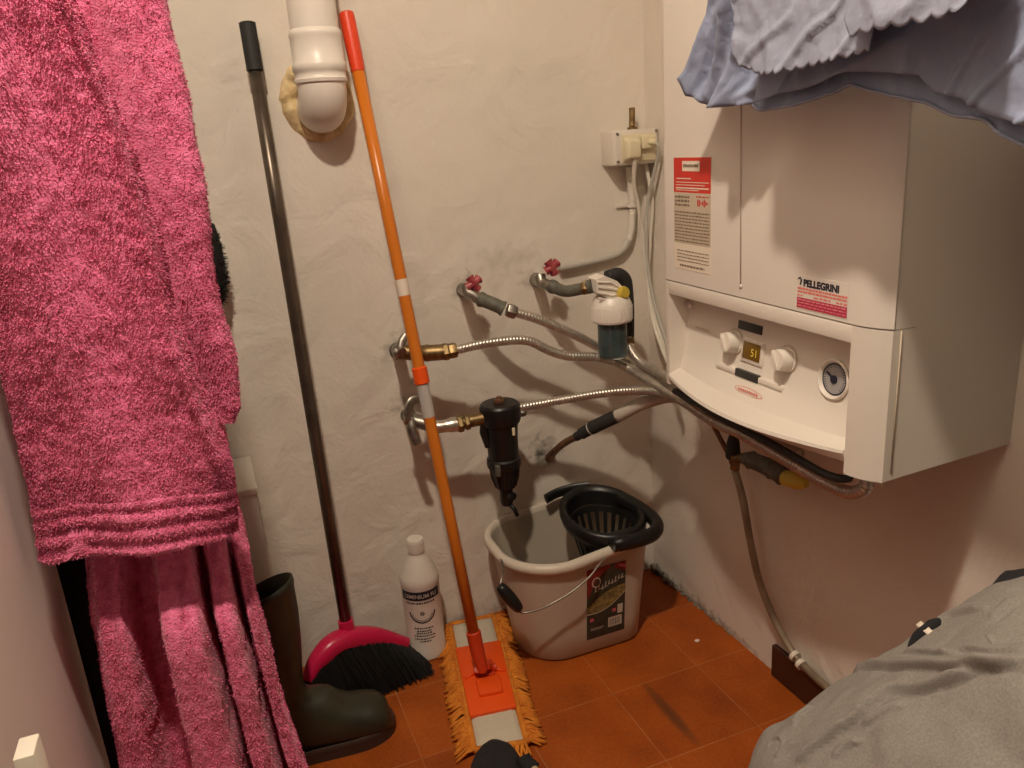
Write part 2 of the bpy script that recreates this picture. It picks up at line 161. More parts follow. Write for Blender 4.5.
def wall_mat(name, color, dirt=None):
    m = mat(name, color, .85, var=.06, vscale=5, bump=.001, dirt=dirt, spec=.2)
    nt = m.node_tree; L = nt.links; b = nt.nodes['Principled BSDF']
    tc = nt.nodes['Texture Coordinate']
    n1 = nt.nodes.new('ShaderNodeTexNoise'); n1.inputs['Scale'].default_value = 9; n1.inputs['Detail'].default_value = 5; n1.inputs['Distortion'].default_value = .6
    n2 = nt.nodes.new('ShaderNodeTexNoise'); n2.inputs['Scale'].default_value = 120; n2.inputs['Detail'].default_value = 6
    n3 = nt.nodes.new('ShaderNodeTexVoronoi'); n3.inputs['Scale'].default_value = 26; n3.feature = 'SMOOTH_F1'
    for n in (n1, n2, n3): L.new(tc.outputs['Object'], n.inputs['Vector'])
    a = nt.nodes.new('ShaderNodeMath'); a.operation = 'MULTIPLY_ADD'; a.inputs[1].default_value = .10
    L.new(n2.outputs['Fac'], a.inputs[0]); L.new(n1.outputs['Fac'], a.inputs[2])
    a2 = nt.nodes.new('ShaderNodeMath'); a2.operation = 'MULTIPLY_ADD'; a2.inputs[1].default_value = .12
    L.new(n3.outputs['Distance'], a2.inputs[0]); L.new(a.outputs[0], a2.inputs[2])
    bp = nt.nodes['Bump']; bp.inputs['Strength'].default_value = .7; bp.inputs['Distance'].default_value = .012
    for l in list(bp.inputs['Height'].links): L.remove(l)
    L.new(a2.outputs[0], bp.inputs['Height'])
    return m

def tile_mat():
    m = bpy.data.materials.new('terracotta_tiles'); m.use_nodes = True
    nt = m.node_tree; L = nt.links; b = nt.nodes['Principled BSDF']
    geo = nt.nodes.new('ShaderNodeNewGeometry')
    sep = nt.nodes.new('ShaderNodeSeparateXYZ'); L.new(geo.outputs['Position'], sep.inputs[0])
    S = .1881
    def M(op, a, b_=None, c=None, clamp=False):
        n = nt.nodes.new('ShaderNodeMath'); n.operation = op; n.use_clamp = clamp
        for i, x in enumerate((a, b_, c)):
            if x is None: continue
            if isinstance(x, (int, float)): n.inputs[i].default_value = x
            else: L.new(x, n.inputs[i])
        return n.outputs[0]
    tx = M('DIVIDE', M('ADD', sep.outputs['X'], .1199), S)
    ty = M('DIVIDE', M('ADD', sep.outputs['Y'], .3597), S)
    def edge(t):
        f = M('FRACT', t); return M('MINIMUM', f, M('SUBTRACT', 1, f))
    d = M('MINIMUM', edge(tx), edge(ty))
    gm = M('SUBTRACT', 1, M('DIVIDE', d, .008), clamp=True)
    ix = M('FLOOR', tx); iy = M('FLOOR', ty)
    cmb = nt.nodes.new('ShaderNodeCombineXYZ'); L.new(ix, cmb.inputs[0]); L.new(iy, cmb.inputs[1])
    wn = nt.nodes.new('ShaderNodeTexWhiteNoise'); L.new(cmb.outputs[0], wn.inputs['Vector'])
    n1 = nt.nodes.new('ShaderNodeTexNoise'); n1.inputs['Scale'].default_value = 9; n1.inputs['Detail'].default_value = 8
    n2 = nt.nodes.new('ShaderNodeTexNoise'); n2.inputs['Scale'].default_value = 160; n2.inputs['Detail'].default_value = 4
    L.new(geo.outputs['Position'], n1.inputs['Vector']); L.new(geo.outputs['Position'], n2.inputs['Vector'])
    fac = M('ADD', M('MULTIPLY', n1.outputs['Fac'], .9), M('ADD', M('MULTIPLY', n2.outputs['Fac'], .5), M('MULTIPLY', wn.outputs['Value'], .22)))
    r = nt.nodes.new('ShaderNodeValToRGB')
    r.color_ramp.elements[0].position = .5; r.color_ramp.elements[1].position = 1.05
    r.color_ramp.elements[0].color = (.24, .046, .005, 1); r.color_ramp.elements[1].color = (.45, .100, .009, 1)
    L.new(fac, r.inputs['Fac'])
    # a dark scuff across one tile
    sc = nt.nodes.new('ShaderNodeVectorMath'); sc.operation = 'SUBTRACT'; sc.inputs[1].default_value = (-.24, -.45, 0)
    L.new(geo.outputs['Position'], sc.inputs[0])
    s2 = nt.nodes.new('ShaderNodeSeparateXYZ'); L.new(sc.outputs[0], s2.inputs[0])
    q = M('ADD', M('POWER', M('DIVIDE', M('ADD', s2.outputs['X'], M('MULTIPLY', s2.outputs['Y'], .0)), .013), 2), M('POWER', M('DIVIDE', s2.outputs['Y'], .1), 2))
    sm = M('MULTIPLY', M('SUBTRACT', M('ADD', n1.outputs['Fac'], .55), q, clamp=True), .75, clamp=True)
    m0 = nt.nodes.new('ShaderNodeMix'); m0.data_type = 'RGBA'; L.new(sm, m0.inputs[0]); L.new(r.outputs['Color'], m0.inputs[6]); m0.inputs[7].default_value = (.09, .035, .014, 1)
    mx = nt.nodes.new('ShaderNodeMix'); mx.data_type = 'RGBA'
    n4 = nt.nodes.new('ShaderNodeTexNoise'); n4.inputs['Scale'].default_value = 14; L.new(geo.outputs['Position'], n4.inputs['Vector'])
    gf = M('MULTIPLY', gm, M('MULTIPLY', n4.outputs['Fac'], 1.1), clamp=True)
    L.new(gf, mx.inputs[0]); L.new(m0.outputs[2], mx.inputs[6]); mx.inputs[7].default_value = (.50, .24, .10, 1)
    L.new(mx.outputs[2], b.inputs['Base Color'])
    b.inputs['Roughness'].default_value = .55; b.inputs['Specular IOR Level'].default_value = .3
    bp = nt.nodes.new('ShaderNodeBump'); bp.inputs['Strength'].default_value = .3; bp.inputs['Distance'].default_value = .001
    h = M('SUBTRACT', M('MULTIPLY', n2.outputs['Fac'], .4), gm); L.new(h, bp.inputs['Height']); L.new(bp.outputs['Normal'], b.inputs['Normal'])
    return m

# ------------------------------------------------------------------ object helpers
def link(name, bm, m, parent=None, smooth=True, sharp=None):
    me = bpy.data.meshes.new(name); 
    bmesh.ops.recalc_face_normals(bm, faces=bm.faces) if bm.faces else None
    bm.to_mesh(me); bm.free()
    for p in me.polygons: p.use_smooth = smooth
    mats = m if isinstance(m, (list, tuple)) else [m]
    for x in mats: me.materials.append(x)
    o = bpy.data.objects.new(name, me); COL.objects.link(o)
    if smooth and sharp is not None:
        me.set_sharp_from_angle(angle=math.radians(sharp))
    if parent is not None:
        o.parent = parent
        o.matrix_parent_inverse = parent.matrix_world.inverted() if parent.matrix_world != Matrix() else Matrix()
    return o

def thing(name, label, cat, loc=(0, 0, 0), group=None):
    o = bpy.data.objects.new(name, None); COL.objects.link(o)
    o.empty_display_size = .05
    o.location = loc; o.matrix_world = Matrix.Translation(loc)
    o['label'] = label; o['category'] = cat
    if group: o['group'] = group
    return o

def tag(o, label, cat, group=None):
    o['label'] = label; o['category'] = cat
    if group: o['group'] = group
    return o

def struct(name, bm, m, smooth=False):
    o = link(name, bm, m, None, smooth); o['kind'] = 'structure'; return o

def box(bm, lo, hi, bev=0., seg=2, mi=0):
    lo = V(lo); hi = V(hi)
    r = bmesh.ops.create_cube(bm, size=1.0)
    vs = r['verts']
    for v in vs:
        v.co = V((lo[i] + (hi[i]-lo[i])*(v.co[i]+.5) for i in range(3)))
    fs = set(f for v in vs for f in v.link_faces)
    if bev:
        es = list({e for f in fs for e in f.edges})
        rr = bmesh.ops.bevel(bm, geom=es, offset=bev, segments=seg, affect='EDGES', profile=.5)
        fs = set(rr['faces']) | {f for f in fs if f.is_valid}
    for f in fs:
        if f.is_valid: f.material_index = mi
    return bm

def catmull(pts, n=8):
    P = [V(p) for p in pts]
    if len(P) < 3:
        return [P[0].lerp(P[-1], i/n) for i in range(n+1)]
    P = [2*P[0]-P[1]] + P + [2*P[-1]-P[-2]]
    out = []
    for i in range(1, len(P)-2):
        a, b, c, d = P[i-1:i+3]
        for k in range(n):
            t = k/n
            out.append(.5*((2*b) + (c-a)*t + (2*a-5*b+4*c-d)*t*t + (3*b-a-3*c+d)*t**3))
    out.append(P[-2]); return out

def resample(pts, step):
    P = [V(p) for p in pts]; out = [P[0]]; acc = 0
    L = [0]
    for a, b in zip(P, P[1:]): L.append(L[-1]+(b-a).length)
    n = max(2, int(L[-1]/step)); j = 0
    for i in range(1, n+1):
        s = L[-1]*i/n
        while j < len(P)-2 and L[j+1] < s: j += 1
        t = (s-L[j])/max(1e-9, L[j+1]-L[j]); out.append(P[j].lerp(P[j+1], t))
    return out

def sweep(bm, pts, rad, nseg=12, cap=True, mi=0, flat=None):
    """tube along pts; rad number or function(i,n,s)->r; flat=(sx,sy) scales the two frame axes"""
    P = [V(p) for p in pts]; n = len(P)
    T = [(P[min(i+1, n-1)]-P[max(i-1, 0)]).normalized() for i in range(n)]
    up = V((0, 0, 1)) if abs(T[0].z) < .9 else V((0, 1, 0))
    N = (up - T[0]*up.dot(T[0])).normalized()
    rings = []; s = 0
    for i in range(n):
        if i: 
            s += (P[i]-P[i-1]).length
            N = (N - T[i]*N.dot(T[i])).normalized()
        B = T[i].cross(N)
        r = rad(i, n, s) if callable(rad) else rad
        fx, fy = flat if flat else (1, 1)
        rings.append([bm.verts.new(P[i] + N*math.cos(2*PI*k/nseg)*r*fx + B*math.sin(2*PI*k/nseg)*r*fy) for k in range(nseg)])
    for a, b in zip(rings, rings[1:]):
        for k in range(nseg):
            f = bm.faces.new((a[k], a[(k+1) % nseg], b[(k+1) % nseg], b[k])); f.material_index = mi
    if cap:
        f = bm.faces.new(rings[0][::-1]); f.material_index = mi
        f = bm.faces.new(rings[-1]); f.material_index = mi
    return bm

def corr(bm, pts, r, pitch=.0064, nseg=12, amp=.27):
    P = resample(catmull(pts, 10), pitch/3)
    return sweep(bm, P, lambda i, n, s: r*(1-amp) if i % 3 == 0 else r, nseg)

def lathe(bm, prof, mtx=None, nseg=32, mi=0, cap=True):
    """prof: list of (r,z)"""
    mtx = mtx or Matrix()
    rings = []
    for r, z in prof:
        if r < 1e-6: rings.append([bm.verts.new(mtx @ V((0, 0, z)))])
        else: rings.append([bm.verts.new(mtx @ V((r*math.cos(2*PI*k/nseg), r*math.sin(2*PI*k/nseg), z))) for k in range(nseg)])
    for a, b in zip(rings, rings[1:]):
        for k in range(nseg):
            k2 = (k+1) % nseg
            if len(a) == 1 and len(b) == 1: continue
            if len(a) == 1: f = bm.faces.new((a[0], b[k], b[k2]))
            elif len(b) == 1: f = bm.faces.new((a[k], a[k2], b[0]))
            else: f = bm.faces.new((a[k], a[k2], b[k2], b[k]))
            f.material_index = mi
    if cap:
        for rg in (rings[0], rings[-1]):
            if len(rg) > 1: bm.faces.new(rg).material_index = mi
    return bm

def axis(p, d):
    """matrix placing local z along d at p"""
    z = V(d).normalized(); q = z.to_track_quat('Z', 'Y')
    return Matrix.Translation(V(p)) @ q.to_matrix().to_4x4()

def grid(bm, rows, close=False, mi=0):
    vs = [[bm.verts.new(p) for p in r] for r in rows]
    for a, b in zip(vs, vs[1:]):
        m = len(a)
        for k in range(m if close else m-1):
            bm.faces.new((a[k], a[(k+1) % m], b[(k+1) % m], b[k])).material_index = mi
    return vs

def extrude_poly(bm, poly, f0, f1, mi=0):
    """poly list of 2D; f0,f1 map (a,b)->Vector"""
    A = [bm.verts.new(f0(*p)) for p in poly]; B = [bm.verts.new(f1(*p)) for p in poly]
    n = len(poly)
    for k in range(n): bm.faces.new((A[k], A[(k+1) % n], B[(k+1) % n], B[k])).material_index = mi
    bm.faces.new(A[::-1]).material_index = mi; bm.faces.new(B).material_index = mi
    return bm

def text_bm(s, size, mtx, depth=.0002, bold=0.):
    cu = bpy.data.curves.new('lettering', 'FONT'); cu.body = s; cu.size = size; cu.extrude = depth; cu.offset = bold
    cu.align_x = 'LEFT'
    o = bpy.data.objects.new('lettering', cu); COL.objects.link(o)
    dg = bpy.context.evaluated_depsgraph_get()
    me = bpy.data.meshes.new_from_object(o.evaluated_get(dg))
    bm = bmesh.new(); bm.from_mesh(me); bpy.data.meshes.remove(me)
    bpy.data.objects.remove(o); bpy.data.curves.remove(cu)
    bmesh.ops.transform(bm, matrix=mtx, verts=bm.verts)
    return bm

def join(bm, other):
    me = bpy.data.meshes.new('tmp'); other.to_mesh(me); other.free(); bm.from_mesh(me); bpy.data.meshes.remove(me)

def fn(p, s, seed=0): return noise.noise(V(p)*s + V((seed*13.7, seed*5.1, seed*9.3)))
def fr(p, s, seed=0, o=4): return noise.fractal(V(p)*s + V((seed*13.7, seed*5.1, seed*9.3)), 1., 2., o)
def lerp(a, b, t): return a+(b-a)*t
def smooth01(t): t = max(0, min(1, t)); return t*t*(3-2*t)

# ------------------------------------------------------------------ palette
GREY_DIRT = (.30, .28, .25)
M_wall_back = wall_mat('plaster_back', (.80, .735, .645), dirt=[((-.33, 0, .79), (.13, .2, .05), GREY_DIRT, .30), ((-.27, 0, .36), (.05, .2, .06), (.10, .10, .09), 1.0),
        ((-.42, 0, .745), (.045, .2, .04), (.36, .30, .25), .8), ((-.565, 0, .645), (.05, .2, .05), (.30, .26, .22), .7), ((-.56, 0, .53), (.045, .2, .05), (.30, .26, .22), .7),
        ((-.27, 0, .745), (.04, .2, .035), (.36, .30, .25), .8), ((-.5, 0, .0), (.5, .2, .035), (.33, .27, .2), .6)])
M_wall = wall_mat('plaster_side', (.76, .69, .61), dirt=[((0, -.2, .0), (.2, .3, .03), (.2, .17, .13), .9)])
M_door = mat('door_paint', (.90, .85, .79), .45, bump=.05, bscale=30)
M_white = mat('boiler_enamel', (.74, .68, .615), .38, bump=.03, bscale=200, bdist=.0005)
M_white2 = mat('boiler_plastic', (.74, .68, .605), .42)
M_gap = mat('gap_black', (.02, .018, .016), .9)
M_pvc = mat('white_pvc', (.84, .78, .70), .35)
M_foam = mat('cream_foam', (.78, .62, .36), .9, color2=(.62, .45, .22), vscale=60, bump=.8, bscale=90, bdist=.004)
M_steel = mat('corrugated_steel', (.66, .61, .54), .34, .85, var=.2, vscale=60)
M_dull = mat('dull_metal', (.42, .39, .34), .42, 1., var=.4, vscale=80)
M_brass = mat('brass', (.36, .25, .12), .45, 1., var=.45, vscale=90)
M_copper = mat('aged_copper', (.32, .17, .10), .5, .8, var=.4, vscale=70)
M_fitting = mat('grey_green_fitting', (.13, .125, .095), .6, var=.4, vscale=90)
M_redh = mat('red_handle', (.26, .010, .03), .4, color2=(.46, .10, .10), vscale=90)
M_blk = mat('black_plastic', (.007, .007, .007), .38)
M_blk_dull = mat('black_rubber', (.02, .02, .019), .65, bump=.2, bscale=200)
M_greyfoam = mat('grey_pipe_insulation', (.52, .48, .41), .85, bump=.5, bscale=140)
M_cable = mat('cable_white', (.72, .67, .58), .5)
M_cableg = mat('cable_grey', (.45, .43, .38), .5)
M_cream = mat('cream_plastic', (.74, .66, .45), .4)
M_screw = mat('screw_metal', (.35, .32, .28), .4, 1.)
M_teal = mat('teal_granules', (.014, .085, .09), .25, color2=(.006, .035, .04), vscale=70)
M_clear = mat('clear_bowl', (.75, .9, .9), .05, transmission=.95, spec=.5)
M_yellow = mat('yellow_plastic', (.62, .46, .06), .45)
M_red = mat('red_print', (.62, .035, .02), .5)
M_redtext = mat('pale_red_print', (.72, .20, .16), .5)
M_magenta = mat('crimson_print', (.50, .02, .08), .5)
M_pinkp = mat('pink_print', (.74, .30, .30), .5)
M_paper = mat('label_paper', (.80, .70, .58), .55)
M_beige = mat('beige_print', (.56, .47, .36), .6)
M_ink = mat('black_ink', (.015, .015, .03), .5)
M_inkb = mat('brown_ink', (.22, .16, .11), .6)
M_lcd = mat('amber_display', (.10, .045, .005), .2, emission=(.30, .14, .012), estr=.16)
M_lcdt = mat('amber_digits', (.6, .4, .05), .3, emission=(.75, .48, .06), estr=.22)
M_dark = mat('dark_grey_plastic', (.035, .035, .033), .4)
M_dial = mat('dial_face', (.34, .33, .33), .3)
M_orange_pole = mat('orange_pole', (.66, .19, .018), .3)
M_orange = mat('orange_plastic', (.90, .095, .006), .4)
M_orange_d = mat('red_orange_plastic', (.62, .05, .012), .4)
M_silver = mat('silver_tape', (.62, .60, .56), .4, .3)
M_pad = mat('mop_cloth', (.62, .55, .43), .95, bump=.8, bscale=250, bdist=.002)
M_fringe = mat('orange_yarn', (.74, .26, .022), .9, color2=(.58, .16, .012), vscale=50)
M_pole = mat('brushed_pole', (.17, .135, .105), .35, .75, var=.3, vscale=25)
M_pink = mat('pink_plastic', (.62, .012, .075), .3)
M_bristle = mat('black_bristles', (.006, .0055, .005), .7)
M_bottle = mat('white_bottle', (.74, .68, .60), .35)
M_bucket = mat('milky_plastic', (.52, .455, .37), .38, sub=.25)
M_blabel = mat('label_dark', (.022, .028, .022), .35, color2=(.04, .05, .035), vscale=60)
M_gold = mat('label_gold', (.34, .26, .08), .4, color2=(.12, .11, .05), vscale=120)
M_labr = mat('label_maroon', (.20, .02, .02), .4)
M_labp = mat('label_pink', (.55, .12, .16), .4)
M_labw = mat('label_white', (.60, .55, .45), .5)
M_boot = mat('green_rubber', (.040, .038, .022), .42, color2=(.022, .021, .013), vscale=14, bump=.15, bscale=60)
M_sole = mat('boot_sole', (.05, .028, .02), .6)
M_robe = mat('pink_terry', (.88, .20, .38), .95, color2=(.68, .11, .235), vscale=95, sheen=.35, bump=1., bscale=420, bdist=.0025, detail=3)
M_cuff = M_robe
M_sheet = mat('pale_blue_cotton', (.275, .32, .46), .85, var=.08, vscale=20, bump=.55, bscale=75, bdist=.0035)
M_sheet2 = mat('pale_lilac_cotton', (.30, .325, .43), .85, var=.06, vscale=20, bump=.55, bscale=75, bdist=.0035)
M_shirt = mat('heather_grey_jersey', (.30, .278, .252), .95, color2=(.235, .218, .197), vscale=420, bump=.35, bscale=400, bdist=.001)
M_blackcloth = mat('black_cloth', (.014, .014, .017), .9, bump=.6, bscale=120, bdist=.003)
M_wicker = mat('hamper_plastic', (.45, .40, .34), .6)
M_rust = mat('skirting_brown', (.055, .018, .010), .4, var=.3, vscale=30)
M_rubble = mat('crumbled_plaster', (.33, .29, .23), .95, color2=(.08, .075, .06), vscale=60, bump=1, bscale=120)
M_slat = mat('white_slat', (.80, .74, .62), .5)
M_tan = mat('tan_button', (.55, .42, .28), .4)

# ------------------------------------------------------------------ room
XL, YF, H = -1.26, -1.62, 2.5
def quad(name, pts, m):
    bm = bmesh.new(); bm.faces.new([bm.verts.new(p) for p in pts]); return struct(name, bm, m)
def slab(name, lo, hi, m):
    bm = bmesh.new(); box(bm, lo, hi); return struct(name, bm, m)
slab('floor', (XL, YF, -.08), (0, 0, 0), tile_mat())
slab('ceiling', (XL, YF, H), (0, 0, H+.08), mat('ceiling_boards', (.22, .15, .09), .6, color2=(.16, .10, .06), vscale=12))
slab('wall_back', (XL-.1, 0, -.08), (.1, .1, H+.08), M_wall_back)
slab('wall_right', (0, YF-.1, -.08), (.1, 0, H+.08), M_wall)
slab('wall_left', (XL-.1, YF-.1, -.08), (XL, 0, H+.08), M_wall)
# the doorway side (towards the camera) is open
# the open door leaf on the left, folded back beside the left wall
bm = bmesh.new(); box(bm, (-1.145, -1.36, .01), (-1.106, -.537, 2.05), .003); d = struct('door_1', bm, M_door)
for z in (.35, 1.7):
    b2 = bmesh.new(); lathe(b2, [(0, -.04), (.007, -.04), (.007, .04), (0, .04)], Matrix.Translation((-1.15, -1.363, z)), 12); link('hinge', b2, M_dull, d, sharp=40)
# dark brown skirting tile left on the right wall
bm = bmesh.new(); box(bm, (-.011, -1.0, .0), (0, -.447, .068), .002); struct('trim_1', bm, M_rust)
# crumbled plaster along the foot of the right wall
bm = bmesh.new()
for i in range(130):
    t = random.random(); y = -.015 - t**1.6*.30; w = lerp(.010, .0035, min(1, t*1.3))
    r = w*random.uniform(.25, .8); c = V((-random.random()*w*1.2 - r*.5, y, r*.5 + random.random()*w*2.0*(1-t)))
    s = bmesh.ops.create_icosphere(bm, subdivisions=1, radius=r)
    for v in s['verts']: v.co = v.co*(1+.5*fn(v.co*60, 1, i)) + c
o = link('plaster_rubble', bm, M_rubble, smooth=False); o['kind'] = 'stuff'
tag(o, 'crumbled grey plaster debris along the foot of the right wall behind the bucket', 'debris')
bm = bmesh.new(); s = bmesh.ops.create_icosphere(bm, subdivisions=2, radius=.0045)
for v in s['verts']: v.co = V((v.co.x*1.3, v.co.y, v.co.z*.5)) + V((-.075, -.295, .002))
tag(link('plaster_chip', bm, M_paper), 'small white plaster chip lying on the terracotta floor right of the bucket', 'chip')

# ------------------------------------------------------------------ boiler
BF = -.204
boiler = thing('wall_boiler', 'white wall-hung gas boiler with control panel on the right wall', 'boiler', (0, -.62, .606))
Y0, Y1 = -.385, -.858       # far and near sides
def bprofile(xf, xb, r=.016, ch=.062, y0=Y0, y1=Y1):
    P = [(xb, y0)]
    for k in range(7):
        a = PI/2*k/6; P.append((xf+r-r*math.sin(a), y0-r+r*math.cos(a)))
    for k in range(9):       # near corner: a shallow rounded chamfer
        t = k/8; P.append((xf+.016*t**2.2, y1+.015+(ch-.015)*(1-t)))
    P.append((xb, y1 + (.0155 if xb < -.15 else 0))); return P
BZ_ = lambda x: .617+x*.085
bm = bmesh.new()
extrude_poly(bm, bprofile(-.186, -.0005, .004, .017), lambda x, y: V((x, y, .7870)), lambda x, y: V((x, y, 1.33)))
extrude_poly(bm, [(-.0005, Y0), (-.158, Y0), (-.158, Y1+.0140), (-.0005, Y1)], lambda x, y: V((x, y, BZ_(x))), lambda x, y: V((x, y, .7870)))
box(bm, (-.186, Y0-.455, .603), (-.157, Y0, .6175), .002)
link('casing', bm, M_white, boiler, sharp=35)
bm = bmesh.new()
extrude_poly(bm, bprofile(BF, -.1885), lambda x, y: V((x, y, .7880)), lambda x, y: V((x, y, 1.33)))
link('front_cover', bm, M_white, boiler, sharp=35)
# lower fascia: two cheeks and a top rail
bm = bmesh.new()
r = .016
L_ = [(-.1575, Y0)] + [(BF+r-r*math.sin(PI/2*k/6), Y0-r+r*math.cos(PI/2*k/6)) for k in range(7)] + [(BF, -.406), (-.1575, -.406)]
extrude_poly(bm, L_, lambda x, y: V((x, y, .612)), lambda x, y: V((x, y, .7860)))
R_ = [(-.1575, -.797), (BF, -.797)] + [(BF+.016*(k/8)**2.2, -.797-.045*k/8) for k in range(9)] + [(-.1575, Y1+.0140)]
def lowz(x, y, top): 
    return V((x, y, .7860)) if top else V((x, y, BZ_(x)))
extrude_poly(bm, R_, lambda x, y: lowz(x, y, 0), lambda x, y: lowz(x, y, 1))
box(bm, (BF, -.798, .7650), (-.1575, -.405, .7860), .0012)
link('lower_fascia', bm, M_white2, boiler, sharp=35)
# recessed control panel with bowed lip
PP = [(.760, -.165), (.706, -.170), (.675, -.1735), (.655, -.180)]
def panel_z(z):
    for (za, xa), (zb, xb) in zip(PP, PP[1:]):
        if z >= zb or zb == .655: return lerp(xa, xb, max(0, (za-z)/(za-zb)))
bm = bmesh.new(); rows = []
NS = 40
for i in range(NS+1):
    s = i/NS; y = lerp(-.406, -.797, s); bow = math.sin(PI*s)**.9
    rows.append([V((BF+.0005, y, .7650)), V((-.168, y, .764)), V((-.165, y, .760)), V((-.170, y, .706)), V((-.1735-.001*bow, y, .675)), V((-.178-.006*bow, y, .655)),
                 V((-.184-.016*bow, y, .6375-.004*bow)), V((BF-.002-.030*bow, y, .6305-.006*bow)), V((BF-.003-.031*bow, y, .6265-.007*bow)), V((BF+.002-.022*bow, y, .615-.004*bow)), V((-.1888, y, .608)), V((-.160, y, .608)), V((-.160, y, .7650))])
grid(bm, rows)
bm.faces.new([v for v in [bm.verts.new(p) for p in rows[0]]]); bm.faces.new([v for v in [bm.verts.new(p) for p in rows[-1]]])
bmesh.ops.remove_doubles(bm, verts=bm.verts, dist=1e-5)
link('control_panel', bm, M_white2, boiler, sharp=38)
YZ = lambda x: Matrix(((0, 0, -1, x), (-1, 0, 0, 0), (0, 1, 0, 0), (0, 0, 0, 1)))     # text plane facing -x; local x -> -y, local y -> z
def onpanel(y, z, lift=0.):
    return V((panel_z(z) - lift, y, z))
PN = V((-1, 0, .106)).normalized()
for nm, (y, z) in (('knob', (-.5349, .7065)), ('knob', (-.6512, .7060))):
    bm = bmesh.new(); c = onpanel(y, z)
    lathe(bm, [(0, 0), (.0180, 0), (.0180, .003), (.0160, .004), (.0150, .017), (.0132, .020), (0, .0205)], axis(c, PN), 36)
    k = link(nm, bm, M_white2, boiler, sharp=35)
    bm = bmesh.new(); box(bm, (-.0028, -.0145, .0195), (.0028, .0145, .0245), .0014)
    bmesh.ops.transform(bm, matrix=axis(c, PN) @ Matrix.Rotation(.5, 4, 'Z'), verts=bm.verts); link('pointer', bm, M_white2, k, sharp=40)
    bm = bmesh.new(); lathe(bm, [(.0186, .0005), (.0196, .0010), (.0204, .0005)], axis(c, PN), 36, cap=False); link('scale_ring', bm, M_beige, k)
def panel_box(name, y0, y1, z0, z1, t, m, bev=.001, base=-.004, par=None):
    bm = bmesh.new(); c = onpanel((y0+y1)/2, (z0+z1)/2)
    hy = abs(y1-y0)/2; hz = abs(z1-z0)/2
    # local frame: z outward along PN, y along world -y, x along panel
    box(bm, (-hz, -hy, base), (hz, hy, t), bev)
    ux = V((.106, 0, 1)).normalized(); uy = V((0, -1, 0))
    mt = Matrix((( ux.x, uy.x, PN.x, c.x), (ux.y, uy.y, PN.y, c.y), (ux.z, uy.z, PN.z, c.z), (0, 0, 0, 1)))
    bmesh.ops.transform(bm, matrix=mt, verts=bm.verts)
    return link(name, bm, m, par or boiler, sharp=40), mt
panel_box('display_bezel', -.553, -.603, .683, .718, .0035, M_white2, .0015)
dsp, mt = panel_box('display', -.5580, -.5970, .6882, .7139, .0042, M_lcd, .0006, .002)
tb = text_bm('51', .016, mt @ Matrix(((0, 1, 0, -.0065), (1, 0, 0, -.0005), (0, 0, 1, .0046), (0, 0, 0, 1))), .0001)
link('digits', tb, M_lcdt, dsp, smooth=False)
panel_box('indicator_window', -.5392, -.5928, .7280, .7410, .0022, M_dark, .001)
panel_box('button_bar', -.5021, -.5508, .6610, .6705, .0065, M_white2, .003)
panel_box('button_bar', -.6029, -.6545, .6610, .6705, .0065, M_white2, .003)
panel_box('reset_window', -.5508, -.6029, .6600, .6715, .0062, M_dark, .001)
# maker's oval mark in red
bm = bmesh.new()
c = onpanel(-.5960, .6480) + V((-.0092, 0, 0)); n = 28
ux = V((.106, 0, 1)).normalized()
def oval(a, b, k, lift): return c + V((0, -1, 0))*a*math.cos(2*PI*k/n) + ux*b*math.sin(2*PI*k/n) + PN*lift
for k in range(n):
    bm.faces.new([bm.verts.new(p) for p in (oval(.031, .0060, k, .0012), oval(.031, .0060, k+1, .0012), oval(.0298, .0050, k+1, .0012), oval(.0298, .0050, k, .0012))])
for j in range(9):
    a = -.023+j*.005; p0 = c + V((0, -1, 0))*a - ux*.0017 + PN*.0012
    w = .0037; bm.faces.new([bm.verts.new(q) for q in (p0, p0+V((0, -w, 0)), p0+V((0, -w, 0))+ux*(.0036 if j % 3 else .0024), p0+ux*.0036)])
link('maker_mark', bm, M_redtext, boiler, smooth=False)
bm = bmesh.new()
for j in range(8):
    p0 = onpanel(-.432-.0048*j, .7085, .0014); bm.faces.new([bm.verts.new(q) for q in (p0, p0+V((0, -.0036, 0)), p0+V((0, -.0036, 0))+ux*.003, p0+ux*.003)])
link('panel_print', bm, M_beige, boiler, smooth=False)
# pressure gauge
c = onpanel(-.7400, .7005)
bm = bmesh.new(); lathe(bm, [(.021, -.002), (.0262, -.002), (.0268, .004), (.0248, .0055), (.0222, .003), (.0212, .0004), (0, .0004)], axis(c, PN), 40)
g = link('pressure_gauge', bm, M_white2, boiler, sharp=35)
bm = bmesh.new(); lathe(bm, [(0, .0006), (.0208, .0006), (.0208, .0012), (0, .0012)], axis(c, PN), 40); link('dial_face', bm, M_dial, g, sharp=30)
bm = bmesh.new()
mx = axis(c, PN)
for k in range(26):
    a = -PI*.75 + k*PI*1.5/25; R1 = .0188; R0 = .0152
    d2 = V((math.sin(a), math.cos(a), 0)); p2 = V((d2.y, -d2.x, 0))*.00045
    bm.faces.new([bm.verts.new(mx @ (q + V((0, 0, .0014)))) for q in (d2*R0-p2, d2*R1-p2, d2*R1+p2, d2*R0+p2)])
for k in range(40):
    a = 2*PI*k/40; b = 2*PI*(k+1)/40
    bm.faces.new([bm.verts.new(mx @ V((r_*math.cos(t), r_*math.sin(t), .00135))) for r_, t in ((.0190, a), (.0208, a), (.0208, b), (.0190, b))])
link('dial_marks', bm, M_ink, g, smooth=False)
bm = bmesh.new(); lathe(bm, [(0, .0014), (.0055, .0014), (.0055, .003), (0, .0034)], mx, 20)
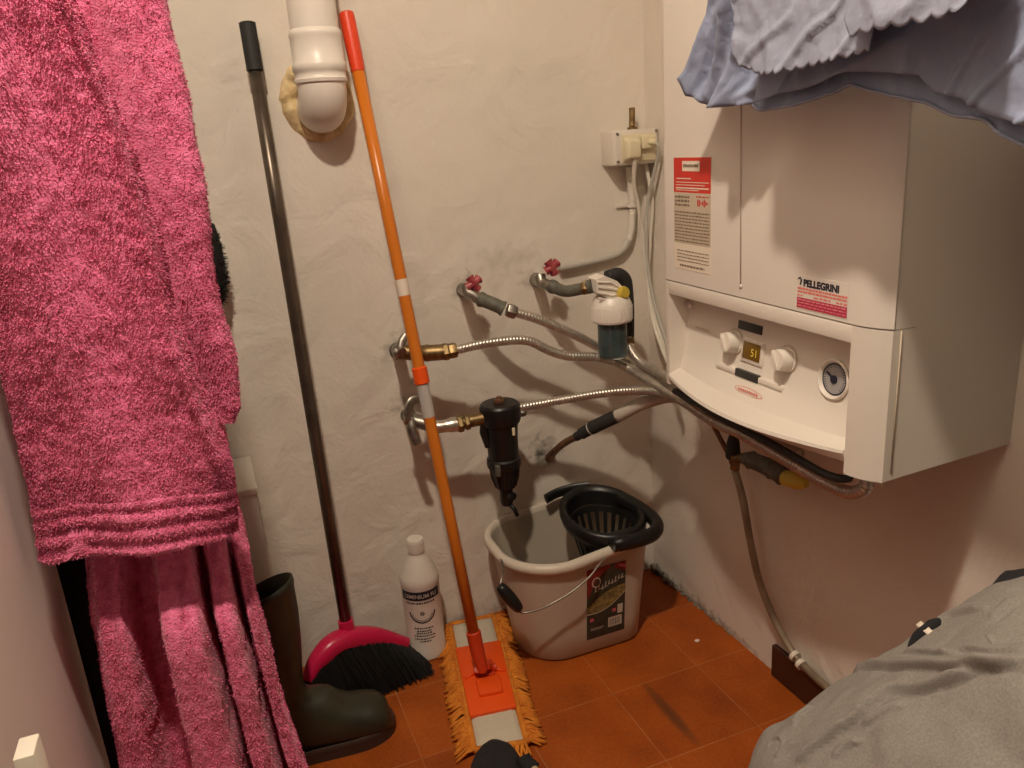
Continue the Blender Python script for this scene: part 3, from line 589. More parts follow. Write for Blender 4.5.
box(bm, (-.0012, -.003, .0016), (.0012, .0150, .0024)); bmesh.ops.rotate(bm, verts=bm.verts[-8:], cent=c, matrix=Matrix.Rotation(2.2, 3, PN)) if False else None
for v in bm.verts[-8:]: v.co = mx @ (Matrix.Rotation(1.1, 3, 'Z') @ v.co)
link('needle', bm, M_ink, g, sharp=30)
for (y, z) in ((-.4125, .742), (-.7745, .7300)):
    bm = bmesh.new(); lathe(bm, [(0, -.004), (.0052, -.004), (.0058, .004), (.0040, .007), (0, .0075)], axis(onpanel(y, z), PN), 16); link('screw_cap', bm, M_white2, boiler, sharp=40)
# thin raised vertical line on the cover, ending in a round dot
bm = bmesh.new(); sweep(bm, [(BF-.0005, -.590, .806), (BF-.0005, -.584, 1.06), (BF-.0005, -.582, 1.32)], .0011, 8)
lathe(bm, [(0, 0), (.0036, 0), (.003, .0016), (0, .002)], axis((BF, -.590, .803), (-1, 0, 0)), 14)
link('cover_crease', bm, M_white, boiler)

def flat(bm, y0, y1, z0, z1, x, skew=0., mi=0):
    f = bm.faces.new([bm.verts.new(p) for p in ((x, y0, z0), (x, y1, z0+skew), (x, y1, z1+skew), (x, y0, z1))]); f.material_index = mi
bm = bmesh.new(); sweep(bm, [V((-.1775, Y1+.0142, .612)), V((-.1775, Y1+.0142, .785))], .0009, 6); link('side_seam', bm, M_beige, boiler)
# red instruction sticker
st = bmesh.new(); box(st, (BF-.0006, -.520, .810), (BF, -.424, .977), .0001)
st = link('instruction_sticker', st, M_paper, boiler, smooth=False); st['label'] = 'red headed instruction sticker on the cover'
XS = BF-.0008
bm = bmesh.new(); flat(bm, -.4243, -.5197, .926, .9765, XS); link('red_header', bm, M_red, st, smooth=False)
bm = bmesh.new(); flat(bm, -.4245, -.5197, .850, .9255, XS)
link('beige_field', bm, M_beige, st, smooth=False)
XS2 = BF-.0010
bm = bmesh.new(); flat(bm, -.4475, -.4925, .957, .9715, XS2); flat(bm, -.4320, -.4700, .9455, .947, XS2); flat(bm, -.430, -.515, .9405, .9415, XS2)
flat(bm, -.430, -.505, .9365, .9375, XS2); flat(bm, -.430, -.515, .9315, .9335, XS2); flat(bm, -.430, -.49, .929, .930, XS2)
link('white_print', bm, M_paper, st, smooth=False)
bm = bmesh.new()
XS3 = BF-.0012
rr = random.Random(3)
def words(bm, y0, y1, z, h, x, gap=.0016):
    y = y0
    while y > y1:
        w = rr.uniform(.003, .009); ye = max(y1, y-w); flat(bm, y, ye, z, z+h*rr.uniform(.75, 1.), x); y = ye-gap
words(bm, -.450, -.489, .9625, .005, XS3, .0005)
for z in (.918, .912, .906): words(bm, -.428, -.466, z, .0035, XS3)
for z in [.9 - .0048*k for k in range(10)]: words(bm, -.427, -.517, z-.004, .0022, XS3)
for z in (.842, .837, .832, .827): words(bm, -.433, -.516, z-.004, .0016, XS3)
words(bm, -.440, -.505, .815, .003, XS3)
link('fine_print', bm, M_inkb, st, smooth=False)
bm = bmesh.new()
for k in range(7):
    y = -.487-.004*k; h = .011*(.6+.4*math.sin(k*1.7+1)); flat(bm, y, y-.0028, .912-h/2, .912+h/2, XS3)
words(bm, -.484, -.516, .920, .002, XS3)
link('red_emblem', bm, M_red, st, smooth=False)
# maintenance firm's sticker: PELLEGRINI
s2 = bmesh.new(); 
s2 = link('service_sticker', (lambda b: (box(b, (BF-.0005, -.789, .7925), (BF, -.703, .8345), .0001), b)[1])(bmesh.new()), M_white, boiler, smooth=False)
tb = text_bm('PELLEGRINI', .0118, YZ(BF-.0008) @ Matrix.Translation((.7145, .8215, 0)), .0001, .0006)
# small hooked flame mark before the name
sweep(tb, [(BF-.0008, -.7055, .8295), (BF-.0008, -.7085, .8315), (BF-.0008, -.7110, .8285), (BF-.0008, -.7095, .8225)], .0011, 6)
link('firm_name', tb, M_ink, s2, smooth=False)
bm = bmesh.new(); words(bm, -.7045, -.7880, .8165, .0030, XS, .0006); words(bm, -.7045, -.7880, .8125, .0030, XS, .0006); words(bm, -.7045, -.7140, .8082, .0022, XS); words(bm, -.733, -.762, .8080, .0030, XS); words(bm, -.771, -.788, .8078, .0030, XS)
link('pink_print', bm, M_redtext, s2, smooth=False)
bm = bmesh.new(); flat(bm, -.7040, -.7885, .7935, .8065, XS); link('crimson_band', bm, M_magenta, s2, smooth=False)
bm = bmesh.new(); words(bm, -.7055, -.7870, .8032, .0018, XS2); words(bm, -.7055, -.7870, .7996, .0014, XS2); words(bm, -.706, -.787, .7958, .0012, XS2)
link('band_print', bm, M_pinkp, s2, smooth=False)

# ------------------------------------------------------------------ soil pipe and its foam collar
sp = thing('soil_pipe', 'white plastic waste pipe with bend entering the back wall', 'pipe', (-.66, -.066, 1.05))
C = V((-.6575, -.066, 0)); rp = .0392
bm = bmesh.new()
lathe(bm, [(rp, 1.1995), (rp, 1.60), (0, 1.60)], Matrix.Translation(C), 40, cap=False); link('upper_pipe', bm, M_pvc, sp, sharp=40)
bm = bmesh.new()
lathe(bm, [(rp, 1.213), (rp+.003, 1.209), (rp+.0042, 1.204), (rp+.003, 1.200), (rp+.003, 1.163), (rp+.0050, 1.161), (rp+.0056, 1.156), (rp+.0050, 1.149), (rp+.003, 1.147), (rp+.003, 1.138), (rp+.005, 1.136), (rp+.004, 1.131), (rp, 1.129), (rp-.004, 1.13)], Matrix.Translation(C), 40, cap=False)
link('socket', bm, M_pvc, sp, sharp=50)
bm = bmesh.new()
R = .038; pts = [V((C.x, C.y, 1.140))]
for k in range(15):
    a = PI/2*k/14; pts.append(V((C.x, C.y + R - R*math.cos(a), 1.1305 - R*math.sin(a))))
pts.append(V((C.x, .02, 1.1305-R)))
sweep(bm, pts, rp+.001, 40, cap=False); link('elbow', bm, M_pvc, sp)
bm = bmesh.new()
ring = [V(p) for p in PTS['foam']]; cc = V((-.6595, 0, 1.112))
N = 72
def loop(k): 
    P = catmull(ring+[ring[0]], 8); return P[int(k*len(P)/N) % len(P)]
rows = []
for k in range(N):
    o_ = loop(k); d = V((o_.x-cc.x, 0, o_.z-cc.z)); row = []
    for t, h in ((1.04, .001), (1.0, -.006), (.93, -.012), (.8, -.014), (.66, -.012), (.55, -.002)):
        j = 1+.06*fn((k*.35, t*3, 0), 1, 3); hh = h*(1+.9*fn((d.x*t*60, d.z*t*60, 1), 1, 5))
        row.append(V((cc.x+d.x*t*j, hh, cc.z+d.z*t*j)))
    rows.append(row)
grid(bm, rows+[rows[0]]); bmesh.ops.remove_doubles(bm, verts=bm.verts, dist=1e-6)
tag(link('foam_ring', bm, M_foam), 'cream expanding foam ring around the white waste pipe in the back wall', 'foam ring')

# ------------------------------------------------------------------ pipework
HG = 'corrugated hoses feeding the boiler'
def P_(n): return [V(p) for p in PTS[n]]
def hexnut(bm, p, d, r, h, n=6): lathe(bm, [(0, -h/2), (r*.9, -h/2), (r, -h*.3), (r, h*.3), (r*.9, h/2), (0, h/2)], axis(p, d), n)
def butterfly(bm, c, s=1.):
    # cross shaped turn handle
    for a in (0, PI/2):
        d = V((math.cos(a+.5), 0, math.sin(a+.5)))
        sweep(bm, [c-d*.0135*s, c-d*.008*s+V((0, -.002, 0)), c+V((0, -.004, 0)), c+d*.008*s+V((0, -.002, 0)), c+d*.0135*s], lambda i, n, q: (.0095, .0072, .008, .0072, .0095)[i]*s, 12)
    lathe(bm, [(0, .010), (.007*s, .010), (.008*s, -.004), (.005*s, -.009), (0, -.010)], axis(c, (0, 1, 0)), 14)

def valve_line(label, pts, elbow_mat, hose, group):
    t = thing('water_hose', label, 'hose', pts[0], group)
    bm = bmesh.new(); lathe(bm, [(0, 0), (.014, 0), (.0145, -.004), (.0115, -.007), (.0105, -.078), (0, -.078)], axis(pts[0], -(pts[1]-pts[0])), 24)
    sweep(bm, [pts[1]+V((0, .004, .012)), pts[1]+V((0, -.004, -.002)), pts[3]], .0115, 14); link('valve_body', bm, M_dull, t, sharp=40)
    bm = bmesh.new(); butterfly(bm, pts[2]); link('valve_handle', bm, M_redh, t, sharp=50)
    bm = bmesh.new(); sweep(bm, catmull(pts[3:6], 6), lambda i, n, s: .0145 if i in (0, 1, n-2, n-1) else .0128, 16); link('elbow', bm, elbow_mat, t, sharp=50)
    bm = bmesh.new(); q = pts[-1]; hexnut(bm, q.lerp(pts[-2], .25), q-pts[-2], .0138, .018); link('nut', bm, M_dull, t, sharp=30)
    if hose:
        bm = bmesh.new(); corr(bm, hose, .0092); link('corrugated_hose', bm, M_steel, t)
    return t
valve_line('corrugated steel hose from the left red-handled wall tap to the boiler', P_('v1'), M_fitting, P_('hose_a'), HG)
# second red tap with its bent pipe leading into the clear filter
p = P_('v2')
t = thing('tap_pipe', 'short grey bent pipe with red-handled tap leading into the white filter head', 'tap', p[0])
bm = bmesh.new(); lathe(bm, [(0, 0), (.014, 0), (.0145, -.004), (.0115, -.007), (.0105, -.078), (0, -.078)], axis(p[0], -(p[1]-p[0])), 24)
sweep(bm, [p[1]+V((0, .004, .012)), p[1]+V((0, -.004, -.002)), p[3]], .0115, 14); link('valve_body', bm, M_dull, t, sharp=40)
bm = bmesh.new(); butterfly(bm, p[2], 1.05); link('valve_handle', bm, M_redh, t, sharp=50)
bm = bmesh.new(); sweep(bm, catmull(p[3:7], 8), lambda i, n, s: .0135 if i in (0, 1, 2) or i > n-5 else .0115, 16); link('bent_pipe', bm, M_fitting, t, sharp=50)
bm = bmesh.new(); hexnut(bm, p[5].lerp(p[6], .45), p[6]-p[5], .0138, .014); link('nut', bm, M_brass, t, sharp=30)

# clear filter with white cap
cf = thing('water_filter', 'clear water filter with teal granules, white cap and yellow button', 'filter', (-.1638, -.135, .59))
A = V((-.1638, -.135, 0)); T = Matrix.Translation(A)
bm = bmesh.new(); lathe(bm, [(0, .665), (.0375, .665), (.039, .668), (.0390, .697), (.037, .702), (.0355, .7065), (.030, .714), (0, .716)], T, 48)
for k in range(48):
    a = 2*PI*k/48; bmesh.ops.create_cube(bm, size=1, matrix=T @ Matrix.Rotation(a, 4, 'Z') @ Matrix.Translation((.0388, 0, .682)) @ Matrix.Diagonal((.0022, .0026, .026, 1)))
link('white_cap', bm, M_pvc, cf, sharp=40)
bm = bmesh.new(); lathe(bm, [(.0285, .666), (.0285, .602), (.027, .594), (0, .592), ], T, 40); link('clear_bowl', bm, M_clear, cf, sharp=60)
bm = bmesh.new(); lathe(bm, [(0, .664)] + [q for k in range(5) for q in ((.0262, .662-.0135*k), (.0268, .655-.0135*k), (.0255, .6505-.0135*k))] + [(.022, .596), (0, .596)], T, 40)
link('granules', bm, M_teal, cf, sharp=60)
bm = bmesh.new()      # head: ribbed white block sloping from the inlet down to the cap
hp = [(-.2035, .752, .728), (-.185, .757, .716), (-.160, .744, .710), (-.140, .722, .710)]
for (xa, ta, ba), (xb, tb_, bb) in zip(hp, hp[1:]): pass
top = [(x, z) for x, z, b in hp]; bot = [(x, b) for x, z, b in hp][::-1]
extrude_poly(bm, top+bot, lambda x, z: V((x, -.153, z)), lambda x, z: V((x, -.117, z)))
for k in range(4):
    y = -.1545; z0 = .749-.010*k
    sweep(bm, [V((-.201, y, z0-.0015)), V((-.172, y, z0-.006-.002*k)), V((-.150, y, .727-.004*k))], .0021, 6)
link('filter_head', bm, M_pvc, cf, sharp=35)
bm = bmesh.new(); lathe(bm, [(0, 0), (.0115, 0), (.0125, .008), (.010, .013), (0, .014)], axis((-.152, -.1525, .720), (.25, -1, .25)), 22); link('button', bm, M_yellow, cf, sharp=40)
bm = bmesh.new(); sweep(bm, catmull([V(q)+V((.016, .030+.018, -.0078+.004)) for q in PTS['cf_elbow'][:6]], 6), .0138, 18); link('outlet_elbow', bm, M_blk_dull, cf)
cf.location += V((-.0160, -.030, .0078)); bpy.context.view_layer.update()
# hose from the filter to the boiler
t = thing('water_hose', 'corrugated steel hose running from under the clear filter to the boiler', 'hose', PTS['hose_b'][0], HG)
hb = P_('hose_b'); bm = bmesh.new(); corr(bm, [V((-.1440, -.160, .634)), V((-.1450, -.172, .612))] + hb[1:], .0092); link('corrugated_hose', bm, M_steel, t)
bm = bmesh.new(); hexnut(bm, (-.1442, -.162, .628), (0, 0, 1), .014, .012); link('nut', bm, M_brass, t, sharp=30)

def lever_valve(t, pts, brassy):
    bm = bmesh.new(); lathe(bm, [(0, 0), (.015, 0), (.0155, -.004), (.012, -.007), (.0115, -.088), (0, -.088)], axis(pts[0], -(pts[1]-pts[0])), 24)
    sweep(bm, [pts[1]+V((-.012, 0, 0)), pts[1], pts[3].lerp(pts[1], .3)], .0135, 14); link('valve_body', bm, M_dull, t, sharp=40)
p3 = P_('v3')
t = thing('water_hose', 'upper corrugated steel hose with brass coupling running from behind the orange pole', 'hose', p3[0], HG)
lever_valve(t, p3, 1)
bm = bmesh.new(); sweep(bm, catmull(P_('v3lever'), 6), .0055, 10, flat=(1.4, .8)); lathe(bm, [(0, .008), (.008, .008), (.009, -.006), (0, -.008)], axis(p3[1]+V((0, -.012, .004)), (0, 1, .2)), 14); link('valve_lever', bm, M_dull, t, sharp=50)
bm = bmesh.new(); sweep(bm, resample([p3[1], p3[3], p3[4], p3[5]], .006), lambda i, n, s: .0145 if s < .045 else (.0165 if s < .055 else .0150), 18); link('brass_body', bm, M_brass, t, sharp=40)
bm = bmesh.new(); d = p3[6]-p3[5]; hexnut(bm, p3[5].lerp(p3[6], .15), d, .0165, .012); hexnut(bm, p3[5].lerp(p3[6], .72), d, .0148, .016); link('nut', bm, M_brass, t, sharp=30)
bm = bmesh.new(); corr(bm, P_('hose_c'), .0094); link('corrugated_hose', bm, M_steel, t)
p4 = P_('v4')
t = thing('supply_valve', 'grey lever valve with brass union feeding the black filter', 'valve', p4[0])
lever_valve(t, p4, 0)
bm = bmesh.new(); sweep(bm, catmull(P_('v4lever'), 6), .006, 10, flat=(1.5, .7)); sweep(bm, catmull(P_('v4lever2'), 6), .006, 10, flat=(1.5, .7)); link('valve_lever', bm, M_dull, t, sharp=50)
bm = bmesh.new(); sweep(bm, resample([p4[1], p4[3], p4[4]], .006), lambda i, n, s: .0125 if s < .07 else .0145, 18); link('pipe', bm, M_steel, t, sharp=40)
bm = bmesh.new(); d = p4[6]-p4[4]; hexnut(bm, p4[4].lerp(p4[6], .12), d, .0175, .012); hexnut(bm, p4[4].lerp(p4[6], .42), d, .0158, .010); sweep(bm, [p4[4], p4[6]+d*.2], .0125, 16); link('brass_union', bm, M_brass, t, sharp=30)

bf = thing('magnetic_filter', 'black cylindrical water filter hanging on the lower pipe', 'filter', (-.397, -.09, .30))
A = V((-.3965, -.092, 0)); T = Matrix.Translation(A)
bm = bmesh.new(); lathe(bm, [(0, .5235), (.0345, .5235), (.0385, .520), (.0395, .516), (.0395, .489), (.037, .484), (0, .484)], T, 44); link('lid', bm, M_blk, bf, sharp=35)
bm = bmesh.new(); hexnut(bm, A+V((0, 0, .527)), (0, 0, 1), .011, .009); lathe(bm, [(0, .53), (.006, .53), (.005, .536), (0, .537)], T, 14); link('air_screw', bm, M_copper, bf, sharp=30)
bm = bmesh.new(); lathe(bm, [(.034, .488), (.032, .470), (.031, .452), (.030, .412), (.0335, .409), (.0345, .401), (.0335, .393), (.0300, .391), (.027, .375), (.021, .355), (.0195, .347), (0, .346)], T, 44)
for k in range(10):
    a = 2*PI*k/10; sweep(bm, [A+V((.031*math.cos(a), .031*math.sin(a), .404)), A+V((.027*math.cos(a), .027*math.sin(a), .372)), A+V((.020*math.cos(a), .020*math.sin(a), .350))], .0022, 6)
sweep(bm, [A+V((-.012, 0, .497)), A+V((-.034, .0, .494)), A+V((-.036, 0, .470)), A+V((-.028, 0, .440))], .009, 12)
link('filter_body', bm, M_blk, bf, sharp=40)
bm = bmesh.new(); box(bm, (-.4195-.004, -.125, .385), (-.4155, -.110, .408), .002); link('tag', bm, M_fitting, bf)
bm = bmesh.new(); box(bm, (-.3865, -.1255, .464), (-.3805, -.1225, .480), .001); link('arrow_mark', bm, M_cream, bf)
bm = bmesh.new(); lathe(bm, [(0, .352), (.0130, .352), (.0135, .318), (.011, .308), (0, .307)], T, 24); lathe(bm, [(0, 0), (.008, 0), (.008, .010), (0, .011)], axis(A+V((.004, -.012, .332)), (.3, -1, 0)), 18); link('drain_cock', bm, M_blk, bf, sharp=40)
bm = bmesh.new(); sweep(bm, [A+V((.003, -.006, .310))]+P_('bfspout')[1:], .0045, 12); link('drain_spout', bm, M_blk, bf)
bf.location += V((-.0117, -.033, .0136)); bpy.context.view_layer.update()
t = thing('water_hose', 'lower corrugated steel hose running from the black filter to the boiler', 'hose', PTS['hose_d'][0], HG)
hd = P_('hose_d'); bm = bmesh.new(); corr(bm, [V((-.366, -.122, .509))]+hd, .0090); link('corrugated_hose', bm, M_steel, t)
bm = bmesh.new(); hexnut(bm, (-.362, -.123, .511), (1, 0, .05), .0115, .012); link('nut', bm, M_dull, t, sharp=30)
t = thing('insulated_pipe', 'grey foam insulated pipe rising from a rough hole in the back wall to the boiler', 'pipe', PTS['hose_e_copper'][0])
bm = bmesh.new(); sweep(bm, catmull(P_('hose_e_copper'), 6), lambda i, n, s: lerp(.0105, .0075, min(1, s/.05)), 14); link('copper_stub', bm, M_copper, t)
bm = bmesh.new(); sweep(bm, resample(catmull(P_('hose_e_coupling'), 6), .004), lambda i, n, s: .0095 if s < .016 else (.0125 if s < .042 else .0138), 18); link('coupling', bm, M_blk_dull, t, sharp=40)
q = P_('hose_e_coupling')
bm = bmesh.new(); sweep(bm, [q[1].lerp(q[2], .15), q[1].lerp(q[2], .35)], .0133, 18); link('white_tape', bm, M_silver, t, sharp=40)
bm = bmesh.new(); sweep(bm, [q[1].lerp(q[2], .38), q[1].lerp(q[2], .7)], .0133, 18); link('grey_band', bm, M_dull, t, sharp=40)
bm = bmesh.new(); sweep(bm, resample(catmull(P_('hose_e_tube'), 8), .008), lambda i, n, s: .0135*(1+.03*math.sin(s*90)), 20); link('insulation', bm, M_greyfoam, t)
# black cable/hose under the boiler
bm = bmesh.new(); sweep(bm, resample(catmull(P_('black_cable'), 8), .006), .0055, 12)
tag(link('black_cable', bm, M_blk_dull), 'black cable running along under the front edge of the boiler', 'cable')
# gas branch below the boiler
gv = thing('gas_valve', 'dark gas cock with brass tee and yellow cap hanging below the boiler', 'gas valve', PTS['gas_valve'][0])
gp = P_('gas_valve')
bm = bmesh.new(); sweep(bm, [gp[1].lerp(gp[2], .3), gp[2], gp[3], gp[4], gp[5]], lambda i, n, s: (.012, .0145, .0155, .0155, .012)[i], 18)
hexnut(bm, gp[2], gp[3]-gp[2], .0165, .012); hexnut(bm, gp[4], gp[4]-gp[3], .0175, .012); hexnut(bm, gp[3].lerp(gp[4], .4), gp[4]-gp[3], .0175, .008); link('valve_body', bm, M_fitting, gv, sharp=40)
bm = bmesh.new(); sweep(bm, resample([gp[5], gp[6]], .006), lambda i, n, s: .0135 if s < .03 else lerp(.0135, .006, (s-.03)/.02), 18); link('yellow_cap', bm, M_yellow, gv, sharp=50)
bm = bmesh.new(); c = gp[0]; lathe(bm, [(0, -.018), (.0085, -.018), (.009, -.006), (.011, -.005), (.011, .010), (.008, .012), (0, .012)], Matrix.Translation(c+V((0, 0, .004))), 18); sweep(bm, [c+V((0, 0, .006)), gp[1], gp[1].lerp(gp[2], .5)], .0095, 14); link('brass_tee', bm, M_brass, gv, sharp=40)
c = P_('gas_cone')
bm = bmesh.new(); lathe(bm, [(0, .060), (.006, .060), (.007, .046), (.0115, .030), (.0135, .004), (.012, .0), (0, .0)], Matrix.Translation((c[2].x, c[2].y, c[2].z-.006)), 22); link('black_sleeve', bm, M_blk_dull, gv, sharp=45)
bm = bmesh.new(); sweep(bm, [V((c[2].x, c[2].y, .50)), V((-.06, -.386, .608))], .0065, 12); link('riser', bm, M_copper, gv)
gh = thing('gas_pipe', 'thin brown gas pipe running down the right wall to the skirting', 'pipe', PTS['gas_hose'][-1])
g_ = P_('gas_hose'); g_ = [V((-.06, -.3925, .418))] + g_[1:]
bm = bmesh.new(); sweep(bm, resample(catmull(g_ + [V((-.014, -.80, .078)), V((-.014, -.95, .078))], 8), .01), lambda i, n, s: .0068, 14); link('tube', bm, mat('pipe_brown', (.20, .15, .10), .45, .3, color2=(.33, .27, .19), vscale=18), gh)
for dy in (0, .016):
    bm = bmesh.new(); lathe(bm, [(.0072, -.004), (.0105, -.004), (.0105, .004), (.0072, .004)], axis((-.014, -.514-dy, .0872 - dy*.4), (0, -1, -.25)), 18, cap=False)
    box(bm, (-.012, -.519-dy, .072-dy*.3), (0, -.511-dy, .082-dy*.3), .001); link('clip', bm, M_cable, gh, sharp=40)
bm = bmesh.new(); sweep(bm, catmull(P_('gas_diag'), 6), .0045, 10)
tag(link('thin_pipe', bm, M_copper), 'thin dull pipe slanting from the hose bundle down to the gas cock', 'pipe')

# ------------------------------------------------------------------ electrical box and cables
eb = thing('junction_box', 'white surface junction box with cream socket on the back wall beside the boiler', 'socket box', (-.055, 0, .987))
bm = bmesh.new(); box(bm, (-.1045, -.052, .954), (-.0035, .0, 1.0215), .004, 3); link('box', bm, M_white2, eb, sharp=40)
bm = bmesh.new(); box(bm, (-.1015, -.0555, .956), (-.0050, -.0505, 1.0205), .002, 2); link('frame_plate', bm, M_white2, eb, sharp=40)
for (x, z) in ((-.0965, 1.0145), (-.0965, .962), (-.0085, 1.016)):
    bm = bmesh.new(); lathe(bm, [(0, 0), (.0032, 0), (.003, .0012), (0, .0014)], axis((x, -.0554, z), (0, -1, 0)), 12); link('screw', bm, M_screw, eb, sharp=30)
bm = bmesh.new(); box(bm, (-.0885, -.0590, .9605), (-.0120, -.0550, 1.0125), .0015); link('socket_insert', bm, M_cream, eb, sharp=40)
bm = bmesh.new(); box(bm, (-.0875, -.078, .963), (-.0525, -.0585, 1.009), .005, 3); pl = link('plug', bm, M_cream, eb, sharp=50)
for v in pl.data.vertices:
    if v.co.y < -.07: v.co.z = lerp(v.co.z, .980, .25); v.co.x = lerp(v.co.x, -.068, .2)
bm = bmesh.new(); box(bm, (-.0495, -.070, .983), (-.0165, -.0585, 1.009), .003, 2); lathe(bm, [(0, 0), (.0065, 0), (.0045, .016), (0, .017)], axis((-.030, -.068, .996), (.2, -1, -.1)), 16); link('plug', bm, M_cream, eb, sharp=50)
bm = bmesh.new(); sweep(bm, resample([V((-.0487, -.030, 1.018)), V((-.0479, -.030, 1.063))], .0015), lambda i, n, s: .0098 if s < .008 else (.0065 if i % 2 else .0058), 14); link('threaded_stub', bm, M_brass, eb, sharp=40)
cd = thing('conduit', 'white flexible conduit curving from the junction box down to the right red tap', 'conduit', PTS['conduit'][0])
bm = bmesh.new(); P = P_('conduit'); corr(bm, P[4:], .0078, .0045, 14, .2); link('flexible_conduit', bm, M_cable, cd)
bm = bmesh.new(); sweep(bm, catmull(P[:5], 8), .0082, 14); link('rigid_conduit', bm, mat('conduit_grey', (.50, .47, .41), .5), cd)
bm = bmesh.new(); a = P_('conduit_clip'); lathe(bm, [(.0085, -.004), (.0105, -.004), (.0105, .004), (.0085, .004)], axis((-.043, -.0125, .8715), (0, 0, 1)), 16, cap=False); box(bm, (-.075, -.0065, .8675), (-.050, -.001, .8755), .001); link('clip', bm, M_white2, cd, sharp=40)
bm = bmesh.new(); sweep(bm, resample(catmull([V((-.067, -.068, .968)), V((-.0655, -.0655, .955))]+P_('cable1')[1:], 8), .008), .0042, 10)
tag(link('power_cable', bm, M_cable), 'white cable hanging from the left plug of the junction box to the hose bundle', 'cable', 'cables of the junction box')
bm = bmesh.new(); c2 = P_('cable2'); sweep(bm, resample(catmull([V((-.0275, -.083, .9945))]+[V((-.0215, -.086, .984)), V((-.021, -.074, .952))]+c2[3:], 8), .008), .0036, 10)
tag(link('power_cable', bm, M_cableg), 'thin grey cable hanging from the right plug down beside the boiler', 'cable', 'cables of the junction box')
bm = bmesh.new(); sweep(bm, resample(catmull([V((-.020, -.03, .956))]+P_('cable3')[1:], 8), .008), .0042, 10)
tag(link('power_cable', bm, M_cable), 'white cable nearest the boiler side, running down from the underside of the junction box', 'cable', 'cables of the junction box')

# ------------------------------------------------------------------ orange mop
mop = thing('flat_mop', 'flat mop with orange pole and orange fringed pad leaning on the back wall', 'mop', (-.51, -.21, 0))
h0, h1 = V((-.5951, -.03, 1.2441)), V((-.5285, -.2300, .078))
def hp_(t): return h0.lerp(h1, t)
zt = lambda z: (h0.z-z)/(h0.z-h1.z)
bm = bmesh.new(); sweep(bm, [hp_(t) for t in (.075, .3, .52, .54, .75, zt(.108))], .0108, 18); link('pole', bm, M_orange_pole, mop)
bm = bmesh.new(); sweep(bm, [hp_(t) for t in (0, .002, .01, .06, .082, .083)], lambda i, n, s: (.0095, .0125, .0132, .0128, .0118, .0105)[i], 18); g = link('grip', bm, mat('red_orange_grip', (.80, .06, .015), .4), mop, sharp=40)
bm = bmesh.new(); sweep(bm, [hp_(t) for t in (.5205, .522, .546, .5475)], lambda i, n, s: (.0112, .0140, .0140, .0112)[i], 18); link('lock_collar', bm, M_orange, mop, sharp=40)
bm = bmesh.new(); sweep(bm, [hp_(t) for t in (.548, .60)], .01115, 18); link('silver_band', bm, M_silver, mop, sharp=40)
bm = bmesh.new(); sweep(bm, [hp_(t) for t in (.385, .41)], .01105, 18); link('sticker', bm, M_paper, mop, sharp=40)
bm = bmesh.new(); sweep(bm, [hp_(t) for t in (zt(.125), zt(.123), zt(.105), zt(.08))] + [V((-.5262, -.2405, .058)), V((-.5262, -.2440, .046))], lambda i, n, s: (.0118, .0142, .0140, .0135, .011, .009)[i], 18)
link('socket', bm, M_orange_d, mop, sharp=40)
TL, TR, BR, BL = [V(p) for p in PTS['mop_pad']]
TL += V((0, -.004, 0)); TR += V((0, -.004, 0))
def pad(u, v, z): 
    a = TL.lerp(TR, u); b = BL.lerp(BR, u); q = a.lerp(b, v); return V((q.x, q.y, z))
bm = bmesh.new(); rows = []
for i in range(41):
    row = []
    for j in range(13):
        u, v = j/12, i/40; e = min(u, 1-u)*12; f = min(v, 1-v)*40
        z = .016*min(1, (min(e, f)/1.5))**.5 + .0012*fn((u*9, v*30, 0), 1); row.append(pad(u, v, .004+z))
    rows.append(row)
grid(bm, rows); bm.faces.new([bm.verts.new(pad(u, v, .001)) for u, v in ((0, 0), (1, 0), (1, 1), (0, 1))])
link('pad_cloth', bm, M_pad, mop)
bm = bmesh.new()
for e in ([(0, i/20) for i in range(21)], [(1, i/20) for i in range(21)], [(i/8, 0) for i in range(9)], [(i/8, 1) for i in range(9)]):
    sweep(bm, [pad(u, v, .013) for u, v in e], .006, 8)
link('pad_binding', bm, M_fringe, mop)
bm = bmesh.new(); rf = random.Random(5)
ax = (BL-TL).normalized(); out = V((ax.y, -ax.x, 0)).normalized()     # points to -x side?
if out.x > 0: out = -out
def strand(p, d):
    L = rf.uniform(.024, .036); a = d*L + ax*rf.uniform(-.006, .016)
    pts = [p+V((0, 0, .012)), p+a*.35+V((0, 0, .014+rf.uniform(-.002, .004))), p+a*.75+V((0, 0, .008)), p+a+V((0, 0, .0035))]
    sweep(bm, pts, .0023, 5)
for i in range(96):
    v = (i+.5)/96
    for k in range(2):
        strand(pad(0, min(1, max(0, v+rf.uniform(-.005, .005))), 0), out); strand(pad(1, min(1, max(0, v+rf.uniform(-.005, .005))), 0), -out)
for i in range(26):
    u = (i+.5)/26; strand(pad(u, 1, 0), ax*.9+out*rf.uniform(-.5, .3)); 
    if u > .55: strand(pad(u, 0, 0), V((0.5, .2, 0)))
fo = link('fringe', bm, M_fringe, mop); fo['kind'] = 'stuff'
a, b, c, d = [V(p) for p in PTS['mop_plate']]
def plate(u, v, z): q = a.lerp(b, u).lerp(d.lerp(c, u), v); return V((q.x, q.y, z))
bm = bmesh.new()
